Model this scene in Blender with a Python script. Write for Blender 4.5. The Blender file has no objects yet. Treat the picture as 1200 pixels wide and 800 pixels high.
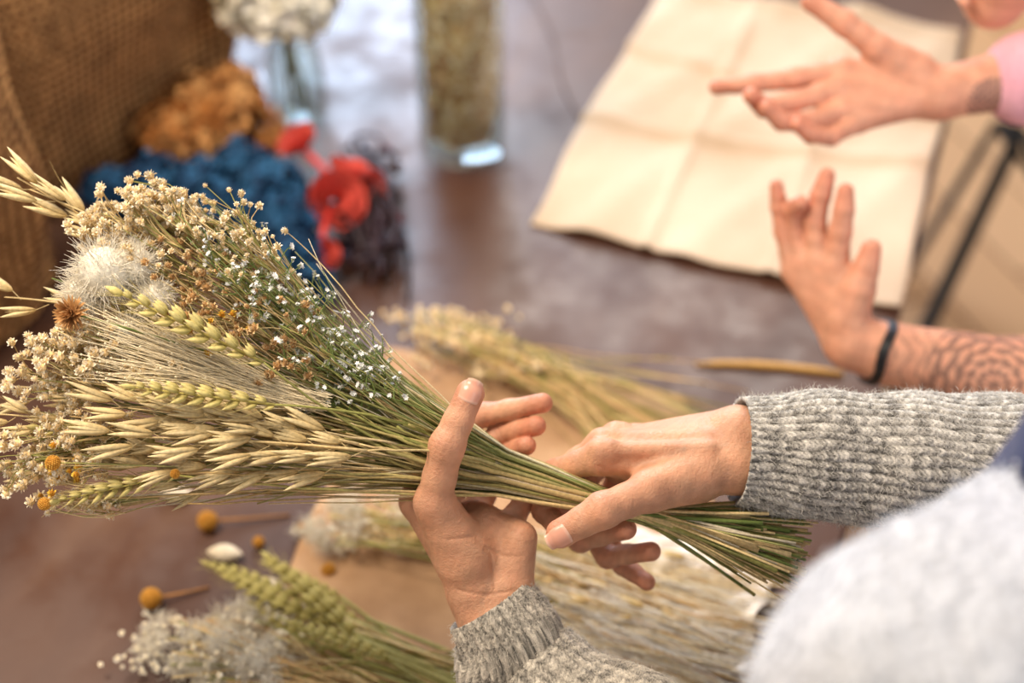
import bpy, bmesh, math, random, time
import numpy as np
from mathutils import Vector, Matrix
T0=time.time()
random.seed(7); rng=np.random.default_rng(7)
# ------------------------------------------------------------------ camera model (metres, z up)
CAM=np.array([0.,0.,1.65]); PITCH=math.radians(42.); FPX=1667.
FW=np.array([0,math.cos(PITCH),-math.sin(PITCH)]); UP=np.array([0,math.sin(PITCH),math.cos(PITCH)]); RT=np.array([1.,0,0])
def ray(px,py): return FW+RT*((px-600)/FPX)+UP*((400-py)/FPX)
def on_z(px,py,z=0.75):
    """survey a photo point onto a horizontal plane of known height"""
    d=ray(px,py); return CAM+d*((z-CAM[2])/d[2])
D0=0.92
def H(px,py,mm=0.,d0=D0):
    """survey a photo point at an estimated distance (mm = nearer than d0)"""
    return CAM+ray(px,py)*(d0-mm/1000.)
def nrm(v):
    v=np.asarray(v,float); return v/(np.linalg.norm(v)+1e-12)
def col(r,g,b):
    f=lambda c:((c/255.)/12.92 if c/255.<=0.04045 else ((c/255.+0.055)/1.055)**2.4)
    return np.array([f(r),f(g),f(b)])
# ------------------------------------------------------------------ materials
def new_mat(name):
    m=bpy.data.materials.new(name); m.use_nodes=True
    nt=m.node_tree; b=nt.nodes['Principled BSDF']; return m,nt,b
def N(nt,typ,**kw):
    n=nt.nodes.new(typ)
    for k,v in kw.items():
        if k in n.inputs: n.inputs[k].default_value=v
        else: setattr(n,k,v)
    return n
def ramp(nt,stops):
    r=nt.nodes.new('ShaderNodeValToRGB'); e=r.color_ramp.elements
    while len(e)<len(stops): e.new(0.5)
    for i,(p,c) in enumerate(stops):
        e[i].position=p; e[i].color=(c[0],c[1],c[2],1)
    return r
def mat_attr(name,rough=0.8,noise=0.25,nscale=300.,sss=0.,bump=0.,bscale=600.,spec=0.3,sheen=0.,vor=0.):
    m,nt,b=new_mat(name); L=nt.links.new
    a=N(nt,'ShaderNodeAttribute',attribute_name='Col')
    tc=N(nt,'ShaderNodeTexCoord'); nz=N(nt,'ShaderNodeTexNoise',Scale=nscale,Detail=3.)
    L(tc.outputs['Object'],nz.inputs['Vector'])
    mr=N(nt,'ShaderNodeMapRange'); mr.inputs['From Min'].default_value=.3; mr.inputs['From Max'].default_value=.7
    mr.inputs['To Min'].default_value=1-noise; mr.inputs['To Max'].default_value=1+noise
    L(nz.outputs['Fac'],mr.inputs['Value'])
    vm=N(nt,'ShaderNodeVectorMath',operation='SCALE'); L(a.outputs['Color'],vm.inputs[0]); L(mr.outputs[0],vm.inputs['Scale'])
    L(vm.outputs[0],b.inputs['Base Color'])
    b.inputs['Roughness'].default_value=rough; b.inputs['Specular IOR Level'].default_value=spec
    if sheen: b.inputs['Sheen Weight'].default_value=sheen
    if sss:
        b.inputs['Subsurface Weight'].default_value=sss; b.inputs['Subsurface Radius'].default_value=(1.,.35,.2); b.inputs['Subsurface Scale'].default_value=.004
    if bump:
        n2=N(nt,'ShaderNodeTexNoise',Scale=bscale,Detail=4.); L(tc.outputs['Object'],n2.inputs['Vector'])
        bp=N(nt,'ShaderNodeBump',Strength=bump,Distance=.001); L(n2.outputs['Fac'],bp.inputs['Height'])
        if vor:
            v=N(nt,'ShaderNodeTexVoronoi',feature='DISTANCE_TO_EDGE',Scale=vor); L(tc.outputs['Object'],v.inputs['Vector'])
            mn=N(nt,'ShaderNodeMath',operation='MINIMUM'); L(v.outputs['Distance'],mn.inputs[0]); mn.inputs[1].default_value=.12
            b2=N(nt,'ShaderNodeBump',Strength=.6,Distance=.0014); L(mn.outputs[0],b2.inputs['Height']); L(bp.outputs[0],b2.inputs['Normal']); L(b2.outputs[0],b.inputs['Normal'])
        else: L(bp.outputs[0],b.inputs['Normal'])
    return m
M_PLANT=mat_attr('dried_plant',.75,.2,400.,spec=.25)
M_SKIN=mat_attr('skin',.44,.13,70.,sss=.14,bump=.6,bscale=500.,spec=.38,vor=650.)
M_NAIL=mat_attr('nail',.24,.03,60.,sss=.1,spec=.5)
M_KNIT=mat_attr('knit_wool',.95,.3,1500.,bump=.6,bscale=1800.,spec=.1,sheen=.3)
M_CLOTH=mat_attr('cloth',.9,.08,200.,bump=.3,bscale=500.,spec=.1,sheen=.2)
M_GLOSS=mat_attr('satin_paint',.5,.1,100.,spec=.4)
M_METAL=mat_attr('black_metal',.4,.1,100.,spec=.5)
# ------------------------------------------------------------------ mesh builder
class B:
    def __init__(s): s.v=[]; s.f=[]; s.c=[]; s.n=0
    def add(s,v,f,c):
        v=np.asarray(v,float); c=np.asarray(c,float)
        if c.ndim==1: c=np.tile(c,(len(v),1))
        s.v.append(v); s.c.append(c)
        n=s.n; s.f.extend([tuple(i+n for i in q) for q in f]); s.n+=len(v)
    def tube(s,pts,rad,c,n=5,c2=None,cap=True):
        pts=np.asarray(pts,float); m=len(pts)
        rad=np.full(m,rad) if np.isscalar(rad) else np.asarray(rad,float)
        tg=np.gradient(pts,axis=0); tg/=np.linalg.norm(tg,axis=1)[:,None]+1e-12
        ref=np.array([0,0,1.]) if abs(tg[0][2])<.9 else np.array([1.,0,0])
        u=np.cross(tg,ref); u/=np.linalg.norm(u,axis=1)[:,None]+1e-9; w=np.cross(tg,u)
        a=np.arange(n)*2*math.pi/n
        V=pts[:,None,:]+rad[:,None,None]*(np.cos(a)[None,:,None]*u[:,None,:]+np.sin(a)[None,:,None]*w[:,None,:])
        f=[(i*n+j,i*n+(j+1)%n,(i+1)*n+(j+1)%n,(i+1)*n+j) for i in range(m-1) for j in range(n)]
        if cap: f.append(tuple(range(n))[::-1]); f.append(tuple((m-1)*n+j for j in range(n)))
        c=np.asarray(c,float)
        if c2 is not None:
            t=np.linspace(0,1,m)[:,None]; C=np.repeat(c*(1-t)+np.asarray(c2)*t,n,axis=0)
        else: C=c
        s.add(V.reshape(-1,3),f,C)
    def inst(s,tp,o,R,sc,c=None):
        v,f,tc=tp; V=(v*sc)@np.asarray(R).T+np.asarray(o)
        C=tc if c is None else tc*np.asarray(c)
        s.add(V,f,C)
    def done(s,name,mat,parent=None,smooth=True):
        me=bpy.data.meshes.new(name)
        V=np.concatenate(s.v); C=np.concatenate(s.c)
        me.from_pydata(V.tolist(),[],s.f)
        a=me.color_attributes.new('Col','FLOAT_COLOR','POINT')
        a.data.foreach_set('color',np.column_stack([C,np.ones(len(C))]).astype(np.float32).ravel())
        if smooth: me.polygons.foreach_set('use_smooth',np.ones(len(me.polygons),bool))
        me.materials.append(mat); me.update()
        o=bpy.data.objects.new(name,me); bpy.context.scene.collection.objects.link(o)
        if parent: o.parent=parent
        return o
def empty(name,loc=(0,0,0)):
    e=bpy.data.objects.new(name,None); bpy.context.scene.collection.objects.link(e); e.empty_display_size=.05; return e
def frame(d,up=None,roll=0.):
    d=nrm(d)
    if up is None: up=rng.normal(size=3)
    y=np.asarray(up,float)-d*np.dot(up,d); y=nrm(y); z=np.cross(d,y)
    if roll:
        y,z=y*math.cos(roll)+z*math.sin(roll), z*math.cos(roll)-y*math.sin(roll)
    return np.column_stack([d,y,z])
def bez(a,c,b,n=8):
    t=np.linspace(0,1,n)[:,None]; return (1-t)**2*a+2*t*(1-t)*c+t*t*b
def ico(sub=2):
    bm=bmesh.new(); bmesh.ops.create_icosphere(bm,subdivisions=sub,radius=1.)
    v=np.array([x.co[:] for x in bm.verts]); f=[tuple(q.index for q in p.verts) for p in bm.faces]; bm.free(); return v,f
ICO1=ico(1); ICO2=ico(2); ICO3=ico(3)
def tmpl(b):
    return (np.concatenate(b.v),list(b.f),np.concatenate(b.c))
def petal(b,base,d,nrmv,L,W,c0,c1,curl=.3,cup=.2,nu=4,tip=.4):
    d=nrm(d); n=nrm(np.asarray(nrmv)-d*np.dot(nrmv,d)); sd=np.cross(d,n)
    vs=[];cs=[]
    for i in range(nu+1):
        t=i/nu; w=W*math.sin(math.pi*min(1,(t*.86+.14))**(.8))*(1 if t<1 else tip)+W*.05
        for s in (-1,0,1):
            vs.append(np.asarray(base)+d*L*t+sd*w*s*.5+n*(curl*L*t*t*-1+cup*w*abs(s)))
            cs.append(np.asarray(c0)*(1-t)+np.asarray(c1)*t)
    f=[(i*3+j,i*3+j+1,(i+1)*3+j+1,(i+1)*3+j) for i in range(nu) for j in range(2)]
    b.add(vs,f,np.array(cs))
def spindle(b,o,d,L,R,c0,c1,up=None,flat=.7,nu=6,nv=6,pk=.4,ridge=0.):
    """pointed husk shape"""
    M=frame(d,up); vs=[];cs=[]
    for i in range(nu+1):
        t=i/nu; r=R*max(.03,(math.sin(math.pi*t**(math.log(.5)/math.log(pk)))**.8 if 0<t<1 else .0))
        for j in range(nv):
            a=2*math.pi*j/nv; rr=r*(1+ridge*(j%2))
            vs.append(np.asarray(o)+M@np.array([L*t,rr*math.cos(a)*flat,rr*math.sin(a)]))
            k=(1 if j%2 else 1-ridge)
            cs.append((np.asarray(c0)*(1-t)+np.asarray(c1)*t)*k)
    f=[(i*nv+j,i*nv+(j+1)%nv,(i+1)*nv+(j+1)%nv,(i+1)*nv+j) for i in range(nu) for j in range(nv)]
    b.add(vs,f,np.array(cs))
# ---- flower templates (designed in mm, instanced at .001)
def t_floret(npet=16,c0=(.8,.75,.6),c1=(1,1,1),cc=(.7,.5,.25),R=3.2,seed=0):
    r=np.random.default_rng(seed); b=B()
    v,f=ICO2; k=1+.12*np.sin(v[:,0]*9+seed)*np.sin(v[:,1]*8)*np.sin(v[:,2]*7); b.add(v*R*.62*k[:,None],f,np.asarray(cc)*(.9+.2*r.random((len(v),1))))
    for i in range(npet):
        z=1-1.6*(i+.5)/npet; a=i*2.399+r.normal()*.2; q=math.sqrt(max(0,1-z*z))
        d=np.array([z,q*math.cos(a),q*math.sin(a)])
        petal(b,d*R*.5,d+r.normal(size=3)*.2,np.array([1,0,0.01])*.8-d*.2,R*.62,R*.72,np.array(c0),np.array(c1),curl=-.35,cup=.2,nu=2)
    return tmpl(b)
CREAM=col(240,228,200); TAN=col(204,170,120); WHITE=col(246,242,234); STRAW=col(220,196,144); OLIVE=col(146,144,82); GREEN=col(100,116,60); BROWN=col(150,102,58)
T_GYP=[t_floret(16,col(238,220,184),col(254,247,228),col(222,192,140),3.4,i) for i in range(4)]
T_BLE=[t_floret(14,col(240,232,212),col(252,248,238),col(232,218,186),3.0,40+i) for i in range(3)]
T_TAN=[t_floret(14,col(200,162,108),col(236,212,168),col(164,124,78),3.2,10+i) for i in range(3)]
T_YEL=[t_floret(14,col(210,160,50),col(238,206,90),col(180,120,30),3.0,20+i) for i in range(2)]
def t_statice(seed):
    r=np.random.default_rng(seed); b=B()
    for k in range(3):
        o=r.normal(size=3)*1.2; d=nrm(np.array([1,0,0])+r.normal(size=3)*.5)
        spindle(b,o-d*3,d,4.2,.8,col(130,140,90),col(206,206,186),nu=3,nv=4)
        M=frame(d,r.normal(size=3))
        for j in range(5):
            a=j*2*math.pi/5; q=M@np.array([.45,math.cos(a),math.sin(a)])
            petal(b,o+d*.8,q,d,2.2,1.8,col(232,232,222),col(246,247,252),curl=.1,nu=2)
    return tmpl(b)
T_STA=[t_statice(i) for i in range(4)]
def t_wheat(seed,L=100.,n=17,c0=col(186,172,96),c1=col(230,214,146),awn=14.):
    r=np.random.default_rng(seed); b=B()
    b.tube([(0,0,0),(L,0,0)],[1.0,.6],c0,5)
    for i in range(n):
        t=i/(n-1.); x=L*t*.95; s=math.sin(math.pi*(.14+.8*t))**.6; side=1 if i%2 else -1
        for k,(an,el) in enumerate(((side*.42,0),(side*.36,.5),(side*.36,-.5))):
            d=np.array([1,math.sin(an)*1.1,el*.55])+r.normal(size=3)*.05
            o=np.array([x,side*1.6*s,el*4.6*s])
            cc=c0*(.75+.2*r.random()); ce=c1*(.85+.2*r.random())
            spindle(b,o,d,13.*s*(.95+.1*r.random()),2.7*s,cc,ce,up=(0,1,0),nu=6,nv=8,pk=.42,ridge=.14)
            if awn: 
                e=o+nrm(d)*12*s; b.tube([e,e+nrm(d+r.normal(size=3)*.06)*awn*(.5+.6*r.random())],[.22,.08],c1,3,cap=False)
    spindle(b,(L*.94,0,0),(1,0,0),13,2.6,c0,c1,nu=5,nv=8,ridge=.14)
    return tmpl(b)
T_WHEAT=[t_wheat(i) for i in range(3)]
def t_oat(seed,L=27.,c0=col(196,168,112),c1=col(238,220,174)):
    r=np.random.default_rng(seed); b=B()
    for k,(y,an,ln) in enumerate(((1.2,.10,1.),(-1.2,-.12,.93),(0,.0,.8))):
        d=np.array([1,an,r.normal()*.04])
        spindle(b,(0,y*.3,0),d,L*ln,3.1 if k<2 else 2.3,c0*(.85+.25*r.random()),c1*(.9+.2*r.random()),up=(0,1,0),flat=.55,nu=9,nv=10,pk=.36,ridge=.16)
    if seed%2: b.tube([(L*.5,0,0),(L*1.0,1.5,0),(L*1.45,4,1)],[.25,.2,.08],c0*.8,3,cap=False)
    return tmpl(b)
T_OAT=[t_oat(i) for i in range(4)]
def t_button(seed,c0=col(176,120,40),c1=col(228,178,84)):
    r=np.random.default_rng(seed); b=B(); v,f=ICO2
    b.add(v*.93,f,c0)
    for i in range(150):
        z=1-2*(i+.5)/150; a=i*2.399963; q=math.sqrt(1-z*z); d=np.array([q*math.cos(a),q*math.sin(a),z])
        b.inst((ICO1[0],ICO1[1],np.ones((len(ICO1[0]),3))),d*.93,np.eye(3),.105,c0+(c1-c0)*r.random())
    return tmpl(b)
T_BUT=t_button(1)
def t_hydr(seed,n=90,c0=(.3,.2,.1),c1=(.8,.6,.3),squash=.8,pw=.24):
    r=np.random.default_rng(seed); b=B()
    for i in range(n):
        z=1-1.75*(i+.5)/n; a=i*2.399963; q=math.sqrt(max(0,1-z*z)); d=np.array([q*math.cos(a),q*math.sin(a),z*squash])
        o=d*(.75+.3*r.random()); M=frame(nrm(d+r.normal(size=3)*.3))
        cc=np.asarray(c0)+(np.asarray(c1)-np.asarray(c0))*r.random()
        b.tube([d*.1,o],[.012,.01],cc*.5,3,cap=False)
        for j in range(4):
            an=j*math.pi/2+r.random()*.3; e=M@np.array([.25+.3*r.random(),math.cos(an),math.sin(an)])
            petal(b,o,e,M[:,0],pw*.9,pw,cc*.7,cc,curl=r.normal()*.3,cup=.3*r.random(),nu=3,tip=.6)
    return tmpl(b)
# ------------------------------------------------------------------ signed distance modelling for bodies and hands
def smin(a,b,k):
    h=np.clip(.5+.5*(b-a)/k,0,1); return b+(a-b)*h-k*h*(1-h)
class Field:
    def __init__(s,lo,hi,h):
        s.o=np.asarray(lo,float); s.h=h; s.n=tuple(int(math.ceil(x)) for x in (np.asarray(hi)-s.o)/h+1)
    def new(s): return np.full(s.n,1.,np.float32)
    def crop(s,lo,hi):
        i0=np.maximum(0,np.floor((lo-s.o)/s.h).astype(int)); i1=np.minimum(s.n,np.ceil((hi-s.o)/s.h).astype(int)+1)
        sl=tuple(slice(a,b) for a,b in zip(i0,i1))
        ax=[(s.o[k]+s.h*np.arange(i0[k],max(i0[k],i1[k]))).astype(np.float32) for k in range(3)]
        return sl,ax
    def cap(s,G,a,b,ra,rb,k=.006,sc=None):
        a=np.asarray(a,float);b=np.asarray(b,float); pad=max(ra,rb)+k+3*s.h
        sl,(X,Y,Z)=s.crop(np.minimum(a,b)-pad,np.maximum(a,b)+pad)
        if min(len(X),len(Y),len(Z))==0: return
        ab=b-a; L2=max(1e-12,ab@ab)
        x=X[:,None,None]-a[0]; y=Y[None,:,None]-a[1]; z=Z[None,None,:]-a[2]
        t=np.clip((x*ab[0]+y*ab[1]+z*ab[2])/L2,0,1)
        d=np.sqrt((x-t*ab[0])**2+(y-t*ab[1])**2+(z-t*ab[2])**2)-(ra+t*(rb-ra))
        G[sl]=smin(G[sl],d.astype(np.float32),k)
    def chain(s,G,pts,rad,k=.004):
        for i in range(len(pts)-1): s.cap(G,pts[i],pts[i+1],rad[i],rad[i+1],k)
    def groove(s,G,J,ax,n,amp=.0006,w=.0008,offs=(-.0028,0,.0028),R=.011):
        J=np.asarray(J,float); ax=nrm(ax); n=nrm(n)
        sl,(X,Y,Z)=s.crop(J-R*2,J+R*2)
        if min(len(X),len(Y),len(Z))==0: return
        x=X[:,None,None]-J[0]; y=Y[None,:,None]-J[1]; z=Z[None,None,:]-J[2]
        sa=x*ax[0]+y*ax[1]+z*ax[2]; dn=x*n[0]+y*n[1]+z*n[2]
        g=sum(np.exp(-((sa-o)/w)**2) for o in offs)
        G[sl]+=(amp*g*np.clip(dn/.006,0,1)*np.exp(-(x*x+y*y+z*z)/(R*R))).astype(np.float32)
    def crease(s,G,pts,amp=.0007,w=.0011,depth=.02):
        """fold line following a 3-D polyline lying near the skin surface"""
        for a,b in zip(pts[:-1],pts[1:]):
            sl,(X,Y,Z)=s.crop(np.minimum(a,b)-depth,np.maximum(a,b)+depth)
            if min(len(X),len(Y),len(Z))==0: continue
            ab=b-a; x=X[:,None,None]-a[0]; y=Y[None,:,None]-a[1]; z=Z[None,None,:]-a[2]
            t=np.clip((x*ab[0]+y*ab[1]+z*ab[2])/(ab@ab),0,1)
            dx,dy,dz=x-t*ab[0],y-t*ab[1],z-t*ab[2]
            dv=dx*FW[0]+dy*FW[1]+dz*FW[2]; d2=dx*dx+dy*dy+dz*dz-dv*dv
            G[sl]+=(amp*np.exp(-d2/(w*w))*np.exp(-(dv/(depth*.6))**2)*((t>0)&(t<1))).astype(np.float32)
    def mesh(s,G):
        S=G<0; n=G.shape
        c=[S[i:n[0]-1+i,j:n[1]-1+j,k:n[2]-1+k] for i in (0,1) for j in (0,1) for k in (0,1)]
        al=c[0].copy(); an=c[0].copy()
        for q in c[1:]: al&=q; an|=q
        idx=np.argwhere(an&~al); offs=[(i,j,k) for i in (0,1) for j in (0,1) for k in (0,1)]
        cv=np.stack([G[idx[:,0]+o[0],idx[:,1]+o[1],idx[:,2]+o[2]] for o in offs],1)
        P=np.zeros((len(idx),3)); cnt=np.zeros(len(idx))
        for a in range(8):
            for b in range(a+1,8):
                oa=np.array(offs[a]); ob=np.array(offs[b])
                if np.abs(oa-ob).sum()!=1: continue
                m=(cv[:,a]<0)!=(cv[:,b]<0); t=np.where(m,cv[:,a]/np.where(m,cv[:,a]-cv[:,b],1),0)
                P+=np.where(m[:,None],oa+(ob-oa)*t[:,None],0); cnt+=m
        P=(P/cnt[:,None]+idx)*s.h+s.o
        ids=np.full(tuple(x-1 for x in n),-1,np.int32); ids[idx[:,0],idx[:,1],idx[:,2]]=np.arange(len(idx))
        F=[]
        for ax in range(3):
            b1,b2=(ax+1)%3,(ax+2)%3
            lo=[slice(1,-1)]*3; lo[ax]=slice(0,-1); hi=[slice(1,-1)]*3; hi[ax]=slice(1,None)
            A=S[tuple(lo)]; Bq=S[tuple(hi)]; E=np.argwhere(A!=Bq)
            if len(E)==0: continue
            ins=A[E[:,0],E[:,1],E[:,2]]
            off=np.array([1,1,1]); off[ax]=0; E=E+off
            def cell(d1,d2):
                q=E.copy(); q[:,b1]+=d1; q[:,b2]+=d2; return ids[q[:,0],q[:,1],q[:,2]]
            Q=np.stack([cell(-1,-1),cell(0,-1),cell(0,0),cell(-1,0)],1)
            Q=np.where(ins[:,None],Q,Q[:,::-1]); F.append(Q)
        F=np.concatenate(F); F=F[(F>=0).all(1)]
        return P,F
def mesh_obj(name,P,F,C,mat,parent=None):
    me=bpy.data.meshes.new(name); me.vertices.add(len(P)); me.vertices.foreach_set('co',P.astype(np.float32).ravel())
    me.loops.add(F.size); me.loops.foreach_set('vertex_index',F.astype(np.int32).ravel())
    me.polygons.add(len(F)); me.polygons.foreach_set('loop_start',np.arange(0,F.size,4,dtype=np.int32))
    me.polygons.foreach_set('use_smooth',np.ones(len(F),bool))
    me.update(calc_edges=True)
    a=me.color_attributes.new('Col','FLOAT_COLOR','POINT'); a.data.foreach_set('color',np.column_stack([C,np.ones(len(C))]).astype(np.float32).ravel())
    me.materials.append(mat); me.validate()
    o=bpy.data.objects.new(name,me); bpy.context.scene.collection.objects.link(o)
    if parent: o.parent=parent
    return o
SK=col(216,164,132); SKR=col(204,112,88)
def make_hand(name,parent,palm,fingers,thumb,fore,h=.001,kpalm=.010,nails=(),base=SK,paint=None,fr=None,kf=.006,ridges=(),folds=(),veins=()):
    """palm/fore: lists of (a,b,ra,rb); fingers: four 4-joint chains; thumb: (chain,radii); all points world metres"""
    defr=[(10.0,9.0,7.9,6.8),(10.2,9.2,8.1,6.9),(9.8,8.6,7.6,6.5),(8.8,7.5,6.7,5.8)]
    allp=[p for q in palm+fore for p in q[:2]]+[p for f in fingers for p in f]+list(thumb[0])
    allp=np.array(allp); F=Field(allp.min(0)-.034,allp.max(0)+.034,h)
    G=F.new()
    for a,b,ra,rb in palm+fore: F.cap(G,a,b,ra/1000.,rb/1000.,kpalm)
    for a,b,ra,rb in ridges: F.cap(G,a,b,ra/1000.,rb/1000.,.005)
    red=[]
    def digit(P,R):
        g=F.new(); pts=[];rr=[]
        for i in range(len(P)-1):
            pts+= [P[i],P[i]*.55+P[i+1]*.45]; rr+=[R[i]/1000.*(1.03 if i else 1),(R[i]*.455+R[i+1]*.455)/1000.]
        pts+=[P[-1]]; rr+=[R[-1]/1000.]
        F.chain(g,pts,rr,.004)
        return g
    res=G.copy()
    dig=[(np.array(f),(fr[i] if fr else defr[i])) for i,f in enumerate(fingers)]+[(np.array(thumb[0]),thumb[1])]
    for i,(P,R) in enumerate(dig):
        g=digit(P,R)
        for j in range(1,len(P)-1):
            a=nrm(P[j+1]-P[j-1]); bend=nrm(P[j]*2-P[j-1]-P[j+1]) if np.linalg.norm(P[j]*2-P[j-1]-P[j+1])>1e-3 else nrm(CAM-P[j])
            if i==4 and j==1: continue
            F.groove(g,P[j],a,bend,.0007,.0009,(-.0048,-.0016,.0016,.0048),.011)
            F.groove(g,P[j],a,-bend,.0011,.0010,(-.001,.002),.013)
        res=np.minimum(res,smin(G,g,kf if i<4 else .010))
        red.append((P[-1],.012,.50)); 
        for j in range(1,len(P)-1): red.append((P[j],.011,.30))
    for f_ in folds: F.crease(res,f_)
    P,Q=F.mesh(res)
    C=np.tile(base,(len(P),1))
    for c,r,a in red:
        w=(a*np.exp(-((P-c)**2).sum(1)/(r*r)))[:,None]; C=C*(1-w)+SKR*w
    nz=(np.sin(P@np.array([210,130,90.]))*np.sin(P@np.array([-90,170,140.])))[:,None]*.5+.5
    n3=(np.sin(P@np.array([500,-330,290.]))*np.sin(P@np.array([-390,470,240.])))[:,None]*.5+.5
    C=C*(1-.28*nz)+(C*np.array([1.02,.82,.76]))*.28*nz; C=C*(1-.12*n3)
    for vv in veins:
        for a,b in zip(vv[:-1],vv[1:]):
            ab=b-a; t=np.clip(((P-a)@ab)/(ab@ab),0,1); q=P-a-t[:,None]*ab; dv=q@FW; d2=(q**2).sum(1)-dv**2
            w=(.30*np.exp(-d2/(.0016**2))*(dv<.012))[:,None]; C=C*(1-w)+C*np.array([.72,.88,1.0])*w
    if paint: C=paint(P,C)
    o=mesh_obj(name,P,Q,C,M_SKIN,parent)
    nb=B()
    for (J,T,r,n) in nails:
        r=r/1000.; a=nrm(T-J); n=nrm(np.asarray(n)-a*np.dot(n,a)); sd=np.cross(a,n); nu,nv=16,14; vs=[];cs=[]
        for iu in range(nu+1):
            u=iu/nu*2-1
            for iv in range(nv+1):
                v=iv/nv*2-1
                e=max(abs(u),abs(v))
                uu=u*(1-.16*v*v); ph=v*math.radians(56)*(1-.16*max(0,u)**4-.12*max(0,-u)**3)
                x=uu*r*.88+r*.14
                rs=math.sqrt(max(0,r*r-max(0,x)**2)) if x>0 else r
                rn=max(rs,r*.80)*1.0+.0005-(.0012 if e>.99 and u<.95 else 0.)
                vs.append(T+a*x+n*rn*math.cos(ph)+sd*rn*math.sin(ph)*.97)
                tipc=.55*max(0,min(1,(u-.76)*6)); lun=max(0,min(1,(-.62-u)*5))
                cs.append(col(228,168,146)*(1-tipc)*(1-lun*.5)+col(236,208,186)*tipc+col(236,202,182)*lun*.5*(1-tipc))
        f=[(i*(nv+1)+j,i*(nv+1)+j+1,(i+1)*(nv+1)+j+1,(i+1)*(nv+1)+j) for i in range(nu) for j in range(nv)]
        nb.add(vs,f,np.array(cs))
    if nails: nb.done(name+'_nails',M_NAIL,parent)
    return o
TOV=-FW

# ================================================================== PEOPLE
woman=empty('woman_in_grey_sweater')
A=lambda x,y,m=0:H(x,y,m)
# ---- her left hand: palm open towards us, bunch lying in it, thumb across the front
lh_thumb=[A(546,650,4),A(508,588,20),A(524,522,33),A(551,461,30)]
lh_f=[[A(486,586,-8),A(506,512,-36),A(566,486,-46),A(636,472,-32)],
      [A(518,598,-16),A(550,536,-44),A(588,508,-50),A(628,499,-28)],
      [A(553,606,-16),A(580,552,-44),A(600,530,-46),A(617,522,-24)],
      [A(592,622,-8),A(616,584,-32),A(636,572,-34),A(652,565,-28)]]
palmA=[(A(556,694,-2),A(490,592,-8),14,10.5),(A(564,694,-6),A(520,600,-14),14,10.5),(A(578,694,-6),A(555,608,-14),13.5,10.5),(A(592,694,-4),A(594,622,-8),13.5,10.5),
       (A(556,684,2),A(545,652,4),14,15),(A(545,652,4),A(517,604,13),16,12.5),(A(602,684,0),A(610,630,2),12.5,11),(A(560,640,-4),A(570,610,-6),12,10)]
foreA=[(A(554,698,-2),A(572,740,-2),14.5,18),(A(594,698,-2),A(612,738,-2),14,17),(A(590,735,-2),A(640,810,-4),24,30)]
make_hand('left_hand',woman,palmA,lh_f,(lh_thumb,(14,11.8,10.8,9.1)),foreA,
   nails=[(lh_thumb[2],lh_thumb[3],9.1,TOV+UP*.15+RT*.10)],
   folds=[[A(500,632,12),A(524,630,18),A(556,628,18),A(575,650,14),A(580,690,12)],[A(575,606,8),A(600,622,8),A(622,628,6)],[A(568,640,10),A(590,652,10),A(612,650,8)],[A(536,690,12),A(570,696,12),A(606,690,10)],[A(486,610,6),A(500,618,14),A(520,612,20)]],
   veins=[[A(560,735,0),A(566,700,0),A(575,670,0)],[A(590,735,0),A(588,700,0)]])
# ---- her right hand: back of hand to us, wrapped round the stems, thumb in front
rh_thumb=[A(815,556,8),A(757,577,24),A(706,598,35),A(657,625,31)]
rh_f=[[A(704,534,4),A(652,554,-18),A(638,598,-16),A(664,628,0)],
      [A(706,522,-14),A(648,560,-40),A(680,632,-36),A(734,620,-8)],
      [A(720,514,-32),A(668,590,-58),A(712,652,-42),A(763,646,-18)],
      [A(744,512,-46),A(700,610,-66),A(730,662,-52),A(758,682,-38)]]
palmB=[(A(862,538,0),A(706,538,2),14.5,10.8),(A(862,526,-2),A(706,524,-14),14.5,10.8),(A(862,510,-10),A(720,518,-32),14.5,10.5),(A(862,504,-12),A(744,516,-46),13.5,9.5),
       (A(858,547,2),A(815,557,6),14.5,14.5),(A(815,557,6),A(768,573,15),15,12),(A(780,545,-6),A(725,550,-14),12,10)]
dB=nrm(TOV*.6+UP*.8)*.004
make_hand('right_hand',woman,palmB,rh_f,(rh_thumb,(14.5,11.8,11.1,9.3)),[(A(866,506,-4),A(940,520,-4),15.5,22),(A(866,550,0),A(940,552,-2),15.5,22),(A(940,536,-2),A(1010,540,-4),26,28)],
   nails=[(rh_thumb[2],rh_thumb[3],9.3,TOV-UP*.22-RT*.1)],
   ridges=[(A(704,533,8)+dB,A(712,532,8)+dB,7.5,7.),(A(706,520,-10)+dB,A(714,519,-10)+dB,7.5,7),(A(722,511,-28)+dB,A(728,511,-28)+dB,7,6.5),
           (A(714,532,9)+dB*.9,A(830,528,12)+dB*.6,4.5,4.5),(A(716,519,-9)+dB*.9,A(830,516,2)+dB*.6,4.5,4.5),(A(815,552,14)+dB*.3,A(765,568,24)+dB*.3,6.0,5.5)],
   folds=[[A(735,560,20),A(742,583,30),A(740,600,30)],[A(744,560,20),A(752,580,30),A(750,597,28)],[A(700,545,14),A(712,552,16)]],
   veins=[[A(850,520,10),A(800,525,12),A(765,540,12),A(735,545,10)],[A(800,525,12),A(760,515,5),A(735,512,0)]])
print('hands',time.time()-T0)
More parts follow.
